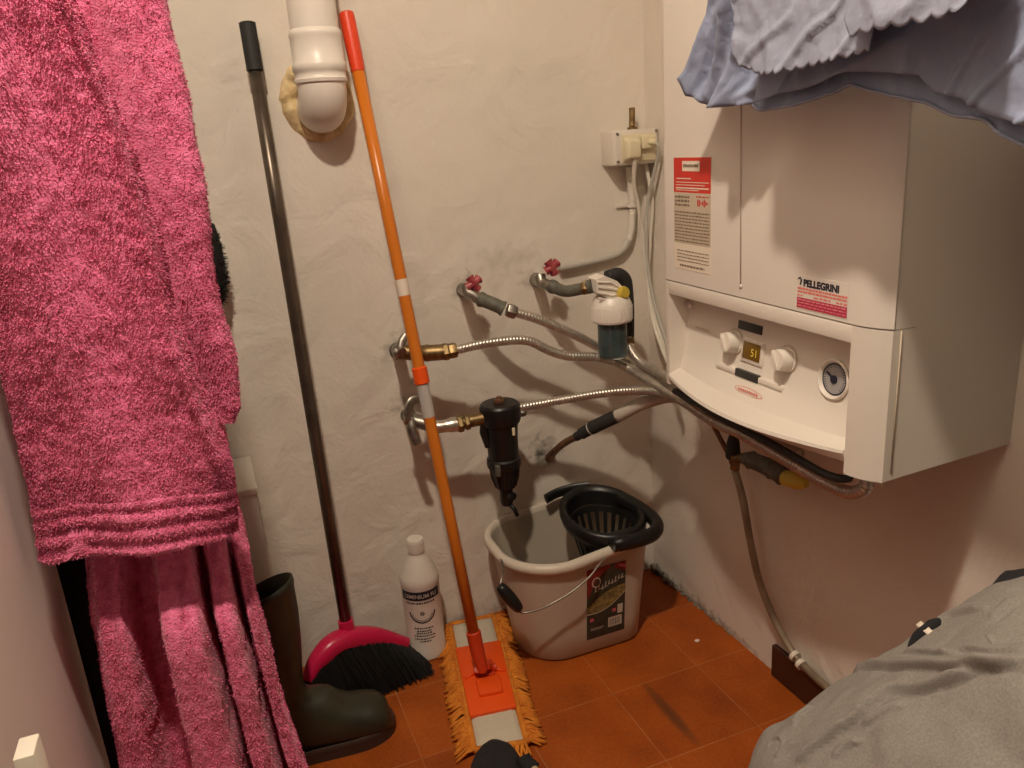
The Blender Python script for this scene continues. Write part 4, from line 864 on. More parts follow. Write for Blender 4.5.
def plate_box(bm, u0, u1, v0, v1, z0, z1, bev=.002):
    vs = [bm.verts.new(plate(u, v, z)) for z in (z0, z1) for u, v in ((u0, v0), (u1, v0), (u1, v1), (u0, v1))]
    fs = [bm.faces.new([vs[i] for i in f]) for f in ((0, 1, 2, 3), (7, 6, 5, 4), (0, 4, 5, 1), (1, 5, 6, 2), (2, 6, 7, 3), (3, 7, 4, 0))]
    bmesh.ops.recalc_face_normals(bm, faces=fs)
    bmesh.ops.bevel(bm, geom=list({e for f in fs for e in f.edges}), offset=bev, segments=2, affect='EDGES', profile=.5)
plate_box(bm, 0, 1, 0, 1, .018, .0262)
link('plate', bm, M_orange, mop, sharp=40)
bm = bmesh.new(); plate_box(bm, .27, .80, .56, .80, .024, .0335, .004); link('pedal', bm, M_orange, mop, sharp=40)
bm = bmesh.new(); plate_box(bm, .35, .72, .30, .54, .024, .032, .003); 
q = plate(.52, .46, .034); sweep(bm, [q+V((-.022, .004, 0)), q+V((.022, -.004, 0))], .008, 14)
for s in (-.016, .016): sweep(bm, [q+V((s, 0, 0)), V((-.5262+s*.6, -.2405, .052))], .006, 10)
link('joint', bm, M_orange_d, mop, sharp=40)
for s in (0, 1):
    bm = bmesh.new(); sweep(bm, [plate(.06+s*.88, .50, .027), plate(.36+s*.28, .44, .031)], .003, 8); link('rib', bm, M_orange, mop)

# ------------------------------------------------------------------ broom
br = thing('broom', 'broom with dark brown pole, pink head and black bristles leaning on the back wall', 'broom', (-.73, -.11, 0))
b0, b1 = V((-.7586, -.03, 1.2312)), V((-.7540, -.118, .136))
bm = bmesh.new(); sweep(bm, [b0.lerp(b1, t) for t in (.06, .3, .6, .985)], .0112, 18); link('pole', bm, M_pole, br)
bm = bmesh.new(); sweep(bm, resample([b0, b0.lerp(b1, .068)], .002), lambda i, n, s: .0105 if i == 0 else (.0138 if i % 2 else .0129), 18); link('grip', bm, M_blk_dull, br, sharp=50)
arc = catmull(PTS['broom_arc'], 6)
arc = [V(p) for p in arc]
bm = bmesh.new(); rows = []
n = len(arc)
for i, p in enumerate(arc):
    t = i/(n-1); w = .022*(math.sin(PI*min(1, max(0, t*.92+.04)))**.35); T_ = (arc[min(i+1, n-1)]-arc[max(i-1, 0)]).normalized(); side = T_.cross(V((0, 0, 1))).normalized()
    dn = T_.cross(side).normalized(); dn = dn if dn.z < 0 else -dn
    hgt = .030
    rows.append([p+side*w*.9+dn*hgt, p+side*w+dn*hgt*.55, p+side*w*.8+dn*.006, p+side*w*.35, p-side*w*.35, p-side*w*.8+dn*.006, p-side*w+dn*hgt*.55, p-side*w*.9+dn*hgt])
vs = grid(bm, rows, close=True); bm.faces.new(vs[0]); bm.faces.new(vs[-1][::-1]); link('head', bm, M_pink, br, sharp=60)
bm = bmesh.new(); lathe(bm, [(0, -.022), (.020, -.022), (.016, -.004), (.0145, .012), (.0145, .020), (.012, .021)], axis(b1, b0-b1), 20); link('socket', bm, M_pink, br, sharp=50)
bm = bmesh.new(); rb = random.Random(11)
fl = [V(p) for p in catmull(PTS['broom_floor'], 8)]
for i in range(2600):
    t = rb.random(); k = t*(n-1); i0 = min(n-2, int(k)); p = arc[i0].lerp(arc[i0+1], k-i0)
    T_ = (arc[i0+1]-arc[i0]).normalized(); side = T_.cross(V((0, 0, 1))).normalized(); w = rb.uniform(-1, 1)
    s = p + side*w*.016 + V((0, 0, -.022))
    tt = t*.86+.07
    e = V((lerp(-.866, -.602, t)+rb.uniform(-.008, .008), lerp(-.160, -.122, t) + side.y*w*.034 + rb.uniform(-.006, .006), rb.uniform(.001, .006)))
    mid = s.lerp(e, .5)+V((0, 0, .004))
    sweep(bm, [s, mid, e], lambda i, n, q: (.0011, .0011, .0007)[i], 3, cap=False)
bo = link('bristles', bm, M_bristle, br); bo['kind'] = 'stuff'
# bristle core so the tuft reads dense
bm = bmesh.new(); rows = []
for i in range(0, n):
    t = i/(n-1); p = arc[i]; T_ = (arc[min(i+1, n-1)]-arc[max(i-1, 0)]).normalized(); side = T_.cross(V((0, 0, 1))).normalized()
    e = V((lerp(-.858, -.608, t), lerp(-.160, -.122, t), .006)); s = p+V((0, 0, -.02))
    rows.append([s+side*.012, s.lerp(e, .5)+side*.018, e+side*.026, e-side*.026, s.lerp(e, .5)-side*.018, s-side*.012])
vs = grid(bm, rows, close=True); bm.faces.new(vs[0]); bm.faces.new(vs[-1][::-1]); link('bristle_block', bm, M_bristle, br)

# ------------------------------------------------------------------ bottle
bt = thing('cleaner_bottle', 'white plastic cleaner bottle standing by the back wall between broom and mop', 'bottle', (-.590, -.064, 0))
T = Matrix.Translation((-.590, -.064, 0)); rb_ = .0405
bm = bmesh.new(); lathe(bm, [(0, .0), (rb_-.004, .0), (rb_, .004), (rb_, .018), (rb_-.0012, .021), (rb_-.0012, .166), (rb_, .170), (rb_, .180), (rb_-.002, .187), (rb_-.012, .209), (rb_-.0205, .226), (.0165, .232), (.0155, .238), (0, .238)], T, 48); bb = link('body', bm, M_bottle, bt, sharp=35)
bm = bmesh.new(); lathe(bm, [(0, .235), (.0172, .235), (.0178, .238), (.0172, .261), (.016, .264), (0, .2645)], T, 40)
for k in range(30): bmesh.ops.create_cube(bm, size=1, matrix=T @ Matrix.Rotation(2*PI*k/30, 4, 'Z') @ Matrix.Translation((.0174, 0, .249)) @ Matrix.Diagonal((.0014, .0016, .020, 1)))
link('cap', bm, M_bottle, bt, sharp=40)
def cyl_patch(bm, a0, a1, z0, z1, r=rb_-.0006, n=10):
    for k in range(n):
        a, b = lerp(a0, a1, k/n), lerp(a0, a1, (k+1)/n)
        bm.faces.new([bm.verts.new(T @ V((r*math.cos(t), r*math.sin(t), z))) for t, z in ((a, z0), (b, z0), (b, z1), (a, z1))])
F = math.radians(-105)       # facing the doorway
lb = bmesh.new(); cyl_patch(lb, F-1.12, F+1.12, .1435, .1635); lab = link('label_band', lb, M_ink, bt)
lb = bmesh.new()
# white lettering on the band, wrapped round the bottle
tb = text_bm('LEMINIUM FLI', .0120, Matrix.Translation((-.0365, .1492, 0)), .0001, .0003)
for v in tb.verts: a = F + v.co.x/rb_; rr_ = rb_-.0002; v.co = T @ V((rr_*math.cos(a), rr_*math.sin(a), v.co.y))
link('lettering', tb, M_bottle, lab, smooth=False)
lb = bmesh.new(); rr = random.Random(9)
def wl(z, a0, a1, h):
    a = a0
    while a < a1:
        w = rr.uniform(.05, .14); cyl_patch(lb, a, min(a1, a+w), z, z+h, n=2); a += w+.035
wl(.1360, F-.85, F+.75, .0035)
for z, w in ((.078, .5), (.0715, .38), (.066, .42), (.060, .55), (.053, .55), (.047, .3)): wl(z, F-w, F+w, .003)
def arcs(R0, R1, zc, a0, a1):
    for k in range(26):
        p = [lerp(a0, a1, (k+j)/26) for j in (0, 1)]
        bm_pts = [(R0, p[0]), (R1, p[0]), (R1, p[1]), (R0, p[1])]
        lb.faces.new([lb.verts.new(T @ V(((rb_-.0005)*math.cos(F+R*math.cos(t)/rb_), (rb_-.0005)*math.sin(F+R*math.cos(t)/rb_), zc+R*math.sin(t)*.9))) for R, t in bm_pts])
arcs(.0255, .0290, .1175, PI*1.02, PI*1.98); arcs(.0215, .0228, .1175, PI*1.08, PI*1.92); arcs(.0020, .0045, .114, 0, 2*PI)
link('label_print', lb, M_inkb if False else M_ink, bt)

# ------------------------------------------------------------------ bucket with wringer
bk = thing('mop_bucket', 'milky white plastic mop bucket with black wringer in the room corner', 'bucket', (-.29, -.14, 0))
def rr_loop(x0, x1, y0, y1, rad, z, n=96, zfun=None):
    """rounded rectangle; rad per corner (front-left, front-right, back-right, back-left)"""
    cs = [(x0+rad[0], y0+rad[0], rad[0], PI, 1.5*PI), (x1-rad[1], y0+rad[1], rad[1], 1.5*PI, 2*PI), (x1-rad[2], y1-rad[2], rad[2], 0, .5*PI), (x0+rad[3], y1-rad[3], rad[3], .5*PI, PI)]
    pts = []
    for cx, cy, r_, a0, a1 in cs:
        for k in range(12):
            a = lerp(a0, a1, k/11); pts.append(V((cx+r_*math.cos(a), cy+r_*math.sin(a), z)))
    if zfun:
        for p in pts: p.z += zfun(p)
    return pts
def bl(t, off=0., z=None, dip=True):
    """bucket section at height fraction t, inset off"""
    x0, x1 = lerp(-.414, -.440, t)+off, lerp(-.160, -.137, t)-off; y0, y1 = lerp(-.232, -.254, t)+off, lerp(-.045, -.010, t)-off
    r_ = (lerp(.085, .105, t)-off, lerp(.045, .06, t)-off, .05-off*.5, .09-off)
    zz = lerp(.002, .238, t) if z is None else z
    f = (lambda p: t*(.016*smooth01((p.x+.33)/.12) )) if dip else None
    return rr_loop(x0, x1, y0, y1, r_, zz, zfun=f)
bm = bmesh.new(); rows = [bl(0, .006, .0)] + [bl(t) for t in (.02, .25, .5, .75, .96)] + [bl(t, .0032) for t in (.96, .75, .5, .25, .03)] + [bl(.03, .02)]
vs = grid(bm, rows, close=True); bm.faces.new(vs[0][::-1]); bm.faces.new(vs[-1]); link('tub', bm, M_bucket, bk, sharp=50)
bm = bmesh.new(); L1 = bl(1.0, -.002); rows = []
for off, dz in ((.0035, -.020), (-.005, -.018), (-.0115, -.012), (-.0125, -.003), (-.0085, .003), (0, .0045), (.0045, .001), (.0045, -.020)):
    q = bl(.985, off); rows.append([p+V((0, 0, dz)) for p in q])
grid(bm, rows, close=True); link('rim', bm, mat('rim_plastic', (.66, .59, .49), .35, sub=.2), bk, sharp=60)
# printed label on the front wall
def fw(x, z, lift=.0006):
    t = (z-.002)/.236; y = lerp(-.232, -.254, t); return V((x, y-lift, z))
lb_ = thing  # (no-op alias)
bm = bmesh.new()
LX0, LX1, LZ0, LZ1 = -.2990, -.2125, .038, .206
def lq(u0, v0, u1, v1, lift, bm):
    P = [(u0, v0), (u1, v0), (u1, v1), (u0, v1)]
    bm.faces.new([bm.verts.new(fw(lerp(LX0, LX1, u)-lift*0, lerp(LZ0, LZ1, v), lift)) for u, v in P])
def lpoly(pts, lift, bm): bm.faces.new([bm.verts.new(fw(lerp(LX0, LX1, u), lerp(LZ0, LZ1, v), lift)) for u, v in pts])
lq(0, 0, 1, 1, .0008, bm); lab = link('label', bm, M_blabel, bk, smooth=False)
bm = bmesh.new(); lpoly([(0, .80), (.28, .86), (.05, .62), (0, .58)], .0011, bm); lpoly([(0, 1), (0, .8), (.28, .86), (.62, .97), (.6, 1)], .0011, bm); lpoly([(.7, 1), (.72, .93), (1, .86), (1, 1)], .0011, bm); link('maroon_corner', bm, M_labr, lab, smooth=False)
bm = bmesh.new(); lpoly([(.78, .985), (.84, .94), (1, .90), (1, .95)], .0013, bm); link('pink_swoosh', bm, M_labp, lab, smooth=False)
for u, v in ((.08, .25), (.66, .31)):
    bm = bmesh.new(); lq(u, v, u+.10, v+.05, .0013, bm); link('pink_square', bm, M_labp, lab, smooth=False)
bm = bmesh.new()
top = [(u/10, .46+.22*(u/10)+.06*math.sin(PI*u/10)) for u in range(11)]; bot = [(u/10, .38+.20*(u/10)-.08*math.sin(PI*u/10)) for u in range(11)][::-1]
lpoly(top+bot, .0012, bm); link('gold_band', bm, M_gold, lab, smooth=False)
bm = bmesh.new()
q = [(u/12, .375+.205*(u/12)-.08*math.sin(PI*u/12)) for u in range(13)]
for (ua, va), (ub, vb) in zip(q, q[1:]): lpoly([(ua, va-.012), (ub, vb-.012), (ub, vb), (ua, va)], .0014, bm)
lq(.56, .10, .92, .24, .0013, bm); lq(.80, .27, .94, .40, .0013, bm); lq(.10, .14, .45, .148, .0013, bm); lq(.10, .12, .40, .127, .0013, bm)
for k in range(16):
    a, b = 2*PI*k/16, 2*PI*(k+1)/16
    lpoly([(.24+R*math.cos(t)*1.6, .80+R*math.sin(t)) for R, t in ((.055, a), (.072, a), (.072, b), (.055, b))], .0015, bm)
# script lettering rising to the right
for k in range(9):
    u = .20+.085*k; v = .665+.155*(u-.2)+.01*math.sin(k*2); lpoly([(u, v), (u+.022, v), (u+.045, v+.06+.02*(k % 3 == 0)), (u+.024, v+.06+.02*(k % 3 == 0))], .0015, bm)
    lpoly([(u+.02, v), (u+.085, v+.012), (u+.085, v+.02), (u+.02, v+.01)], .0015, bm)
link('white_print', bm, M_labw, lab, smooth=False)
bm = bmesh.new()
for k in range(12): lq(.60+.024*k, .12, .60+.024*k+(.006 if k % 3 else .013), .22, .0015, bm)
link('barcode', bm, M_ink, lab, smooth=False)
# wire handle with grip
bm = bmesh.new(); sweep(bm, resample(catmull([V((-.245, -.2575, .236))] + [p+V((.004, .010, 0)) for p in P_('wire')[1:7]] + [V((-.452, -.255, .170))], 8), .006), .0021, 8)
sweep(bm, resample(catmull([V((-.474, -.236, .215)), V((-.466, -.226, .226)), V((-.454, -.205, .234)), V((-.449, -.18, .236))], 6), .006), .0021, 8); link('wire_handle', bm, M_dull, bk)
bm = bmesh.new(); ga, gb = V((-.4755, -.237, .2165)), V((-.4455, -.258, .166)); sweep(bm, resample([ga, gb], .005), lambda i, n, s: .0075+.0052*math.sin(PI*i/(n-1))**.5, 16); link('handle_grip', bm, M_blk, bk)
# wringer
wr = bmesh.new(); WC = V((-.213, -.157, 0)); ZT = .278
def wl_(ax_, ay_, z): return [WC + V((ax_*math.cos(2*PI*k/64), ay_*math.sin(2*PI*k/64), z+.13*ay_*math.sin(2*PI*k/64))) for k in range(64)]
rows = [wl_(.070, .084, ZT-.008), wl_(.074, .089, ZT), wl_(.080, .096, ZT+.001), wl_(.085, .101, ZT-.004), wl_(.086, .102, ZT-.016), wl_(.082, .098, ZT-.030), wl_(.068, .080, ZT-.036)]
grid(wr, rows, close=True)
# inner wall: solid upper cone, then slatted lower cone
rows = [wl_(.070, .084, ZT-.008), wl_(.066, .079, ZT-.036)]
grid(wr, rows, close=True)
wro = link('wringer', wr, M_blk, bk, sharp=60); wro['label'] = 'black wringer basket'
cone = bmesh.new()
NB = 22
def cp(a, t, o=0): 
    ax_ = lerp(.067, .046, t)+o; ay_ = lerp(.080, .054, t)+o; return WC + V((ax_*math.cos(a), ay_*math.sin(a), lerp(ZT-.034, ZT-.115, t)))
for k in range(NB):
    a0 = 2*PI*k/NB; a1 = a0+2*PI/NB*.46
    pts = [[cp(lerp(a0, a1, j/2), t) for j in range(3)] for t in (0, .5, 1)]; pts2 = [[cp(lerp(a0, a1, j/2), t, -.0035) for j in range(3)] for t in (0, .5, 1)]
    grid(cone, pts); grid(cone, pts2)
    for j in (0, 2): grid(cone, [[pts[i][j] for i in range(3)], [pts2[i][j] for i in range(3)]])
rows = [[cp(2*PI*k/64, t, o) for k in range(64)] for t, o in ((.97, 0), (1.12, 0), (1.12, -.004), (.97, -.004))]; grid(cone, rows+[rows[0]], close=True)
rows = [[cp(2*PI*k/64, t, o) for k in range(64)] for t, o in ((-.05, .003), (.10, 0), (.10, -.004), (-.05, -.004))]; grid(cone, rows+[rows[0]], close=True)
vs = [cone.verts.new(cp(2*PI*k/64, 1.12, -.002)) for k in range(64)]; cone.faces.new(vs)
link('basket_slats', cone, M_blk, wro, sharp=40)
# looped bracket clipping the wringer on the right front of the rim
bm = bmesh.new()
lp = [V((-.150, -.120, .272)), V((-.138, -.150, .268)), V((-.130, -.200, .264)), V((-.136, -.245, .261)), V((-.162, -.272, .260)), V((-.205, -.277, .259)), V((-.250, -.272, .259))]
sweep(bm, resample(catmull(lp, 8), .006), lambda i, n, s: .0135 if i < n-2 else .011, 16, flat=(1.15, 1.0))
box(bm, (-.250, -.276, .242), (-.160, -.225, .262), .005)
link('clip_bracket', bm, M_blk, wro, sharp=50)
bm = bmesh.new(); lp = [V((-.190, -.058, .284)), V((-.225, -.044, .281)), V((-.260, -.038, .276)), V((-.290, -.042, .270))]
sweep(bm, resample(catmull(lp, 8), .006), .0095, 12, flat=(1.25, .6)); link('rear_clip', bm, M_blk, wro, sharp=50)

# ------------------------------------------------------------------ boot
bo = thing('rubber_boot', 'dark green rubber boot standing on the floor beside the robe', 'boot', (-.87, -.25, 0))
def ring(c, a, b, n=32, tilt=0., flatb=None):
    out = []
    for k in range(n):
        t = 2*PI*k/n; dx = a*math.cos(t); dy = b*math.sin(t)
        out.append(V((c[0]+dx*math.cos(tilt), c[1]+dy, c[2]+dx*math.sin(tilt))))
    return out
bm = bmesh.new(); sec = []
HX, HY = -.897, -.252; BZ = .955
for z, a, b, x, tl in ((.362, .0515, .050, HX+.006, -.10), (.35, .053, .0515, HX+.006, -.10), (.345, .0515, .050, HX+.006, -.08), (.30, .052, .0505, HX+.0055, 0), (.24, .051, .0495, HX+.003, 0), (.18, .0485, .048, HX-.001, 0), (.145, .0475, .045, HX-.002, .08), (.120, .051, .0435, HX+.002, .22)):
    sec.append(ring((x, HY, z), a, b, 32, tl))
# ankle bend: sections swing from horizontal to vertical
for cx, cz, a, b, tl in ((HX+.012, .100, .060, .0425, .45), (HX+.030, .083, .066, .042, .72), (HX+.056, .068, .064, .043, .98), (HX+.088, .056, .052, .045, 1.25), (HX+.118, .048, .0425, .0475, 1.45), (HX+.148, .044, .039, .048, 1.55), (HX+.170, .041, .0355, .045, 1.58), (HX+.184, .037, .029, .037, 1.62), (HX+.191, .034, .017, .022, 1.66)):
    sec.append(ring((cx, HY, cz), a, b, 32, tl))
for s in sec:
    for p in s: 
        if p.z > .33: p.z += -(p.y-HY)*.22 + (p.x-HX)*.42 - .012
        p.z *= BZ; p.x = HX + (p.x-HX)*.965
        if p.z < .012: p.z = .012
vs = grid(bm, sec, close=True); bm.faces.new(vs[-1])
inner = [[V((HX+.004+(p.x-HX-.004)*.94, HY+(p.y-HY)*.94, p.z)) for p in sec[0]], ring((HX+.004, HY, .30), .050, .049), ring((HX, HY, .15), .043, .042)]
v2 = grid(bm, [sec[0]]+inner, close=True); bm.faces.new(v2[-1])
bmesh.ops.remove_doubles(bm, verts=bm.verts, dist=1e-5)
bs = link('boot_upper', bm, M_boot, bo)
bm = bmesh.new(); out_ = []
for k in range(48):
    t = 2*PI*k/48; x = math.cos(t); y = math.sin(t)
    L = .123; cx = HX+.067; w = lerp(.040, .052, smooth01((x+.6)/1.4))*(1-.10*math.exp(-((x+.15)/.3)**2)); out_.append((cx+L*math.copysign(abs(x)**.75, x), HY+w*math.copysign(abs(y)**.8, y)))
extrude_poly(bm, out_, lambda x, y: V((x, y, .0)), lambda x, y: V((x, y, .016))); link('sole', bm, M_sole, bo, sharp=50)
bm = bmesh.new()
vsr = [[V((HX+.071+(x-HX-.071)*s, HY+(y-HY)*s, z)) for x, y in out_] for s, z in ((1.0, .015), (1.02, .020), (1.0, .027), (.96, .029))]
grid(bm, vsr, close=True); link('welt', bm, M_sole, bo)

# ------------------------------------------------------------------ low cabinet behind the robe
cb = thing('low_cabinet', 'low white cabinet behind the robe against the back wall', 'cabinet', (-1.0, -.09, 0))
bm = bmesh.new(); box(bm, (-1.24, -.165, 0), (-.8740, -.004, .472), .002); link('body', bm, M_white, cb, sharp=40)
bm = bmesh.new(); box(bm, (-1.242, -.170, .472), (-.8710, -.004, .484), .002); link('top_board', bm, M_white2, cb, sharp=40)
# bristle duster leaning upright behind the robe
du = thing('bristle_duster', 'black bristle duster head peeking out behind the upper robe at the back wall', 'brush', (-.95, -.075, .484))
bm = bmesh.new(); sweep(bm, [V((-.950, -.075, .4845)), V((-.877, -.046, .80))], .008, 12); link('stick', bm, M_dull, du)
bm = bmesh.new(); rb = random.Random(4)
for i in range(900):
    z = rb.uniform(.785, .925); a = rb.uniform(0, 2*PI); c = V((-.877, -.046, z)); L = .026*math.sin(PI*min(1, max(.12, (z-.775)/.155)))**.5*rb.uniform(.85, 1.08)
    sweep(bm, [c, c+V((math.cos(a)*L, math.sin(a)*L, rb.uniform(-.006, .006)))], lambda i, n, s: (.0011, .0006)[i], 3, cap=False)
lathe(bm, [(0, .785), (.012, .79), (.019, .82), (.020, .88), (.014, .918), (0, .925)], Matrix.Translation((-.877, -.046, 0)), 16)
q = link('bristles', bm, M_bristle, du); q['kind'] = 'stuff'

# ------------------------------------------------------------------ pink robe
robe = thing('bathrobe', 'fluffy pink terry bathrobe hanging beside the open door', 'bathrobe', (-.98, -.62, .12))
def fuzz(p, nrm, amp=.0016):
    return p + nrm*(amp*noise.noise(p*75) + .004*noise.noise(p*14))
def ext_top(Lp, Rp, ztop):
    l0, l1 = Lp[0], Lp[1]; r0, r1 = Rp[0], Rp[1]
    k = (ztop-l0.z)/(l0.z-l1.z); return [l0+(l0-l1)*k*.6]+Lp, [r0+(r0-r1)*k*.6]+Rp
def col_curve(P, n): 
    C_ = catmull(P, 12); m = len(C_)-1; out = []
    for i in range(n+1):
        k = i/n*m; a = min(m-1, int(k)); out.append(C_[a].lerp(C_[a+1], k-a))
    return out
def tube_cloth(Lp, Rp, depth_f, depth_b, nv, nu, ridge=None, power=.5, close_bottom=True):
    Lc, Rc = col_curve(Lp, nv), col_curve(Rp, nv)
    rows = []
    for i in range(nv+1):
        l, r = Lc[i], Rc[i]; row = []; tv = i/nv
        c = (l+r)/2; hw = (r-l)/2
        for j in range(nu):
            a = 2*PI*j/nu; cx = math.copysign(abs(math.cos(a))**.8, math.cos(a)); sy = math.sin(a)
            dep = depth_f if sy > 0 else depth_b
            p = c + hw*cx + V((0, -1, 0))*dep*math.copysign(abs(sy)**.75, sy)
            if ridge: p = ridge(p, (cx+1)/2, tv, sy, a)
            row.append(p)
        rows.append(row)
    return rows
def cloth_obj(name, rows, m, parent, amp=.0016, capb=True):
    bm = bmesh.new(); vs = grid(bm, rows, close=True)
    if capb:
        # turn the hem inward so the sleeve reads as open and thick
        pass
    bm.faces.new(vs[-1]); bm.faces.new(vs[0][::-1])
    bm.normal_update()
    nr = [(v, v.normal.copy()) for v in bm.verts]
    for v, nn in nr: v.co = fuzz(v.co, nn, amp)
    return link(name, bm, m, parent)
Lp, Rp = P_('bodyL'), P_('bodyR')
dl = Lp[-1]-Lp[-2]; dr = Rp[-1]-Rp[-2]
for k in (1.0, 2.0, 2.6):
    Lp.append(V((P_('bodyL')[-1].x+.000*k, -.6, P_('bodyL')[-1].z-.085*k))); Rp.append(V((P_('bodyR')[-1].x+.008*k, -.6, P_('bodyR')[-1].z-.060*k)))
Lp, Rp = ext_top(Lp, Rp, 1.40)
def body_ridge(p, u, tv, sy, a):
    # hanging folds on the camera-facing side, growing downwards
    p = p + V((0, .075*(1-smooth01((tv-.44)/.13)), 0))
    if sy <= -.15: return p
    g = smooth01((tv-.36)/.20)*smooth01((sy+.15)/.4)
    w = u + .01*math.sin(tv*9)
    # ridge centres .20 .52 .80, valleys between
    def pl_(c, h, e): return smooth01((h-abs(w-c))/e)
    d = .050*pl_(.13, .165, .10) + .082*pl_(.535, .165, .07) + .078*pl_(.795, .095, .045) + .060*pl_(.955, .07, .035)
    d *= 1+.12*math.sin(w*60+tv*6)*.3
    return p + V((0, -1, 0))*g*(d-.035)
rows = tube_cloth(Lp, Rp, .035, .075, 260, 300, body_ridge)
cloth_obj('robe_body', rows, M_robe, robe)
Lp, Rp = ext_top(P_('lobeL'), P_('lobeR'), 1.40)
rows = tube_cloth(Lp, Rp, .028, .05, 180, 150, lambda p, u, tv, sy, a: p + V((0, .11*(1-u)**1.2, 0))); cloth_obj('far_sleeve', rows, M_robe, robe)
Lp, Rp = ext_top(P_('sleeveL'), P_('sleeveR'), 1.40)
def sleeve_ridge(p, u, tv, sy, a):
    d = 0
    zc = tv
    if tv > .88:   # stitched cuff
        k = (tv-.885)/.115; d = .0020*math.cos(k*2*PI*3)*smooth01(k*6) + .002
        side = V((math.cos(a), -math.sin(a), 0)); p = p + V((side.x*.4, side.y, 0))*d
    # soft lengthwise crease
    if sy > 0: p = p + V((0, -1, 0))*.012*math.exp(-((u-.95)/.035)**2)*(1-smooth01((tv-.7)/.2)) + V((0, -1, 0))*(.010*math.sin(u*5+tv*3.5)*sy + .006*math.sin(u*11-tv*4)*sy)
    return p
rows = tube_cloth(Lp, Rp, .020, .022, 300, 220, sleeve_ridge)
c = sum(rows[-1], V())/len(rows[-1])
for s, dz in ((.93, -.003), (.8, .004), (.7, .03)): rows.append([c+(p-c)*s+V((0, 0, dz)) for p in rows[300]])
cloth_obj('near_sleeve', rows, M_robe, robe)
# short loops of the pile standing off the surface
for part in [o for o in robe.children]:
    me = part.data; rp_ = random.Random(len(me.vertices)); bm = bmesh.new()
    polys = [p for p in me.polygons if p.normal.y < .45 and .2 < p.center.z < 1.3]
    for i in range(60000 if part.name.startswith('far') is False else 14000):
        p = rp_.choice(polys); vs_ = [me.vertices[k].co for k in p.vertices[:4]]
        a, b = rp_.random(), rp_.random(); q = vs_[0].lerp(vs_[1], a).lerp(vs_[-1].lerp(vs_[-2], a), b)
        n_ = p.normal; d = (n_ + V((rp_.uniform(-.8, .8), rp_.uniform(-.8, .8), rp_.uniform(-1.1, .3)))).normalized(); L = rp_.uniform(.0013, .0029)
        t_ = d.cross(V((rp_.uniform(-1, 1), rp_.uniform(-1, 1), rp_.uniform(-1, 1)))).normalized()*.00055
        a_, b_, c_, e_ = bm.verts.new(q-t_), bm.verts.new(q+t_), bm.verts.new(q+d*L+t_*.5), bm.verts.new(q+d*L-t_*.5); bm.faces.new((a_, b_, c_, e_))
    me2 = bpy.data.meshes.new('pile'); bm.to_mesh(me2); bm.free(); me2.materials.append(M_robe)
    po = bpy.data.objects.new('pile', me2); COL.objects.link(po); po.parent = part; po['kind'] = 'stuff'
# hook on the door holding the robe, above the picture
hk = thing('door_hook', 'metal hook on the door leaf from which the pink robe hangs', 'hook', (-1.106, -.62, 1.45))
bm = bmesh.new(); sweep(bm, catmull([V((-1.106, -.62, 1.46)), V((-1.07, -.62, 1.45)), V((-1.03, -.62, 1.42)), V((-.98, -.62, 1.415)), V((-.95, -.62, 1.45))], 6), .007, 12); link('hook_arm', bm, M_dull, hk)
bm = bmesh.new(); box(bm, (-1.106, -.64, 1.42), (-1.100, -.60, 1.50), .002); link('back_plate', bm, M_dull, hk)
Lp = [V((-1.252, -.40, z)) for z in (1.40, 1.1, .8, .5, .16)]  # black drape added to darken the shaded gap between door and robe
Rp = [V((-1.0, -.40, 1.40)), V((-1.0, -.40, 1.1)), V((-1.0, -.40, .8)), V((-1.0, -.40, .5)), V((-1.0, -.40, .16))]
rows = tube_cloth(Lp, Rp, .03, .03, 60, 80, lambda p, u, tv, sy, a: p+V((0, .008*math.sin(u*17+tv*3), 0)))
tag(cloth_obj('shade_drape', rows, M_blackcloth, None), 'dark coat added behind the pink robe to blacken the shaded gap', 'drape')
# white slat standing by the door
bm = bmesh.new(); box(bm, (-1.077, -.925, 0), (-1.0632, -.90, .623), .0015); tag(link('white_slat', bm, M_slat, sharp=40), 'white wooden slat standing against the door at the lower left', 'slat')

# ------------------------------------------------------------------ hanging sheets
rail = thing('clothes_rail', 'thin metal clothes rail above the boiler holding the sheets', 'rail', (-.34, -1.3, 1.36))
bm = bmesh.new(); sweep(bm, [V((-.310, -.56, 1.365)), V((-.310, -1.0, 1.365)), V((-.310, -1.5, 1.365))], .008, 14); link('rod', bm, M_steel, rail)
for y in (-.575, -1.49):
    bm = bmesh.new(); sweep(bm, [V((0, y, 1.365)), V((-.325, y, 1.365))], .008, 14); link('arm', bm, M_steel, rail)
for y in (-.575, -1.49):
    bm = bmesh.new(); lathe(bm, [(0, -.003), (.02, -.003), (.02, .003), (0, .003)], axis((-.003, y, 1.365), (1, 0, 0)), 20); link('flange', bm, M_dull, rail, sharp=30)
def poly_at(P, y, key=1, val=2):
    P = sorted(P, key=lambda p: -p[key])
    if y >= P[0][key]: return P[0][val]
    for a, b in zip(P, P[1:]):
        if b[key] <= y <= a[key]: t = (a[key]-y)/max(1e-9, a[key]-b[key]); return lerp(a[val], b[val], t)
    return P[-1][val]
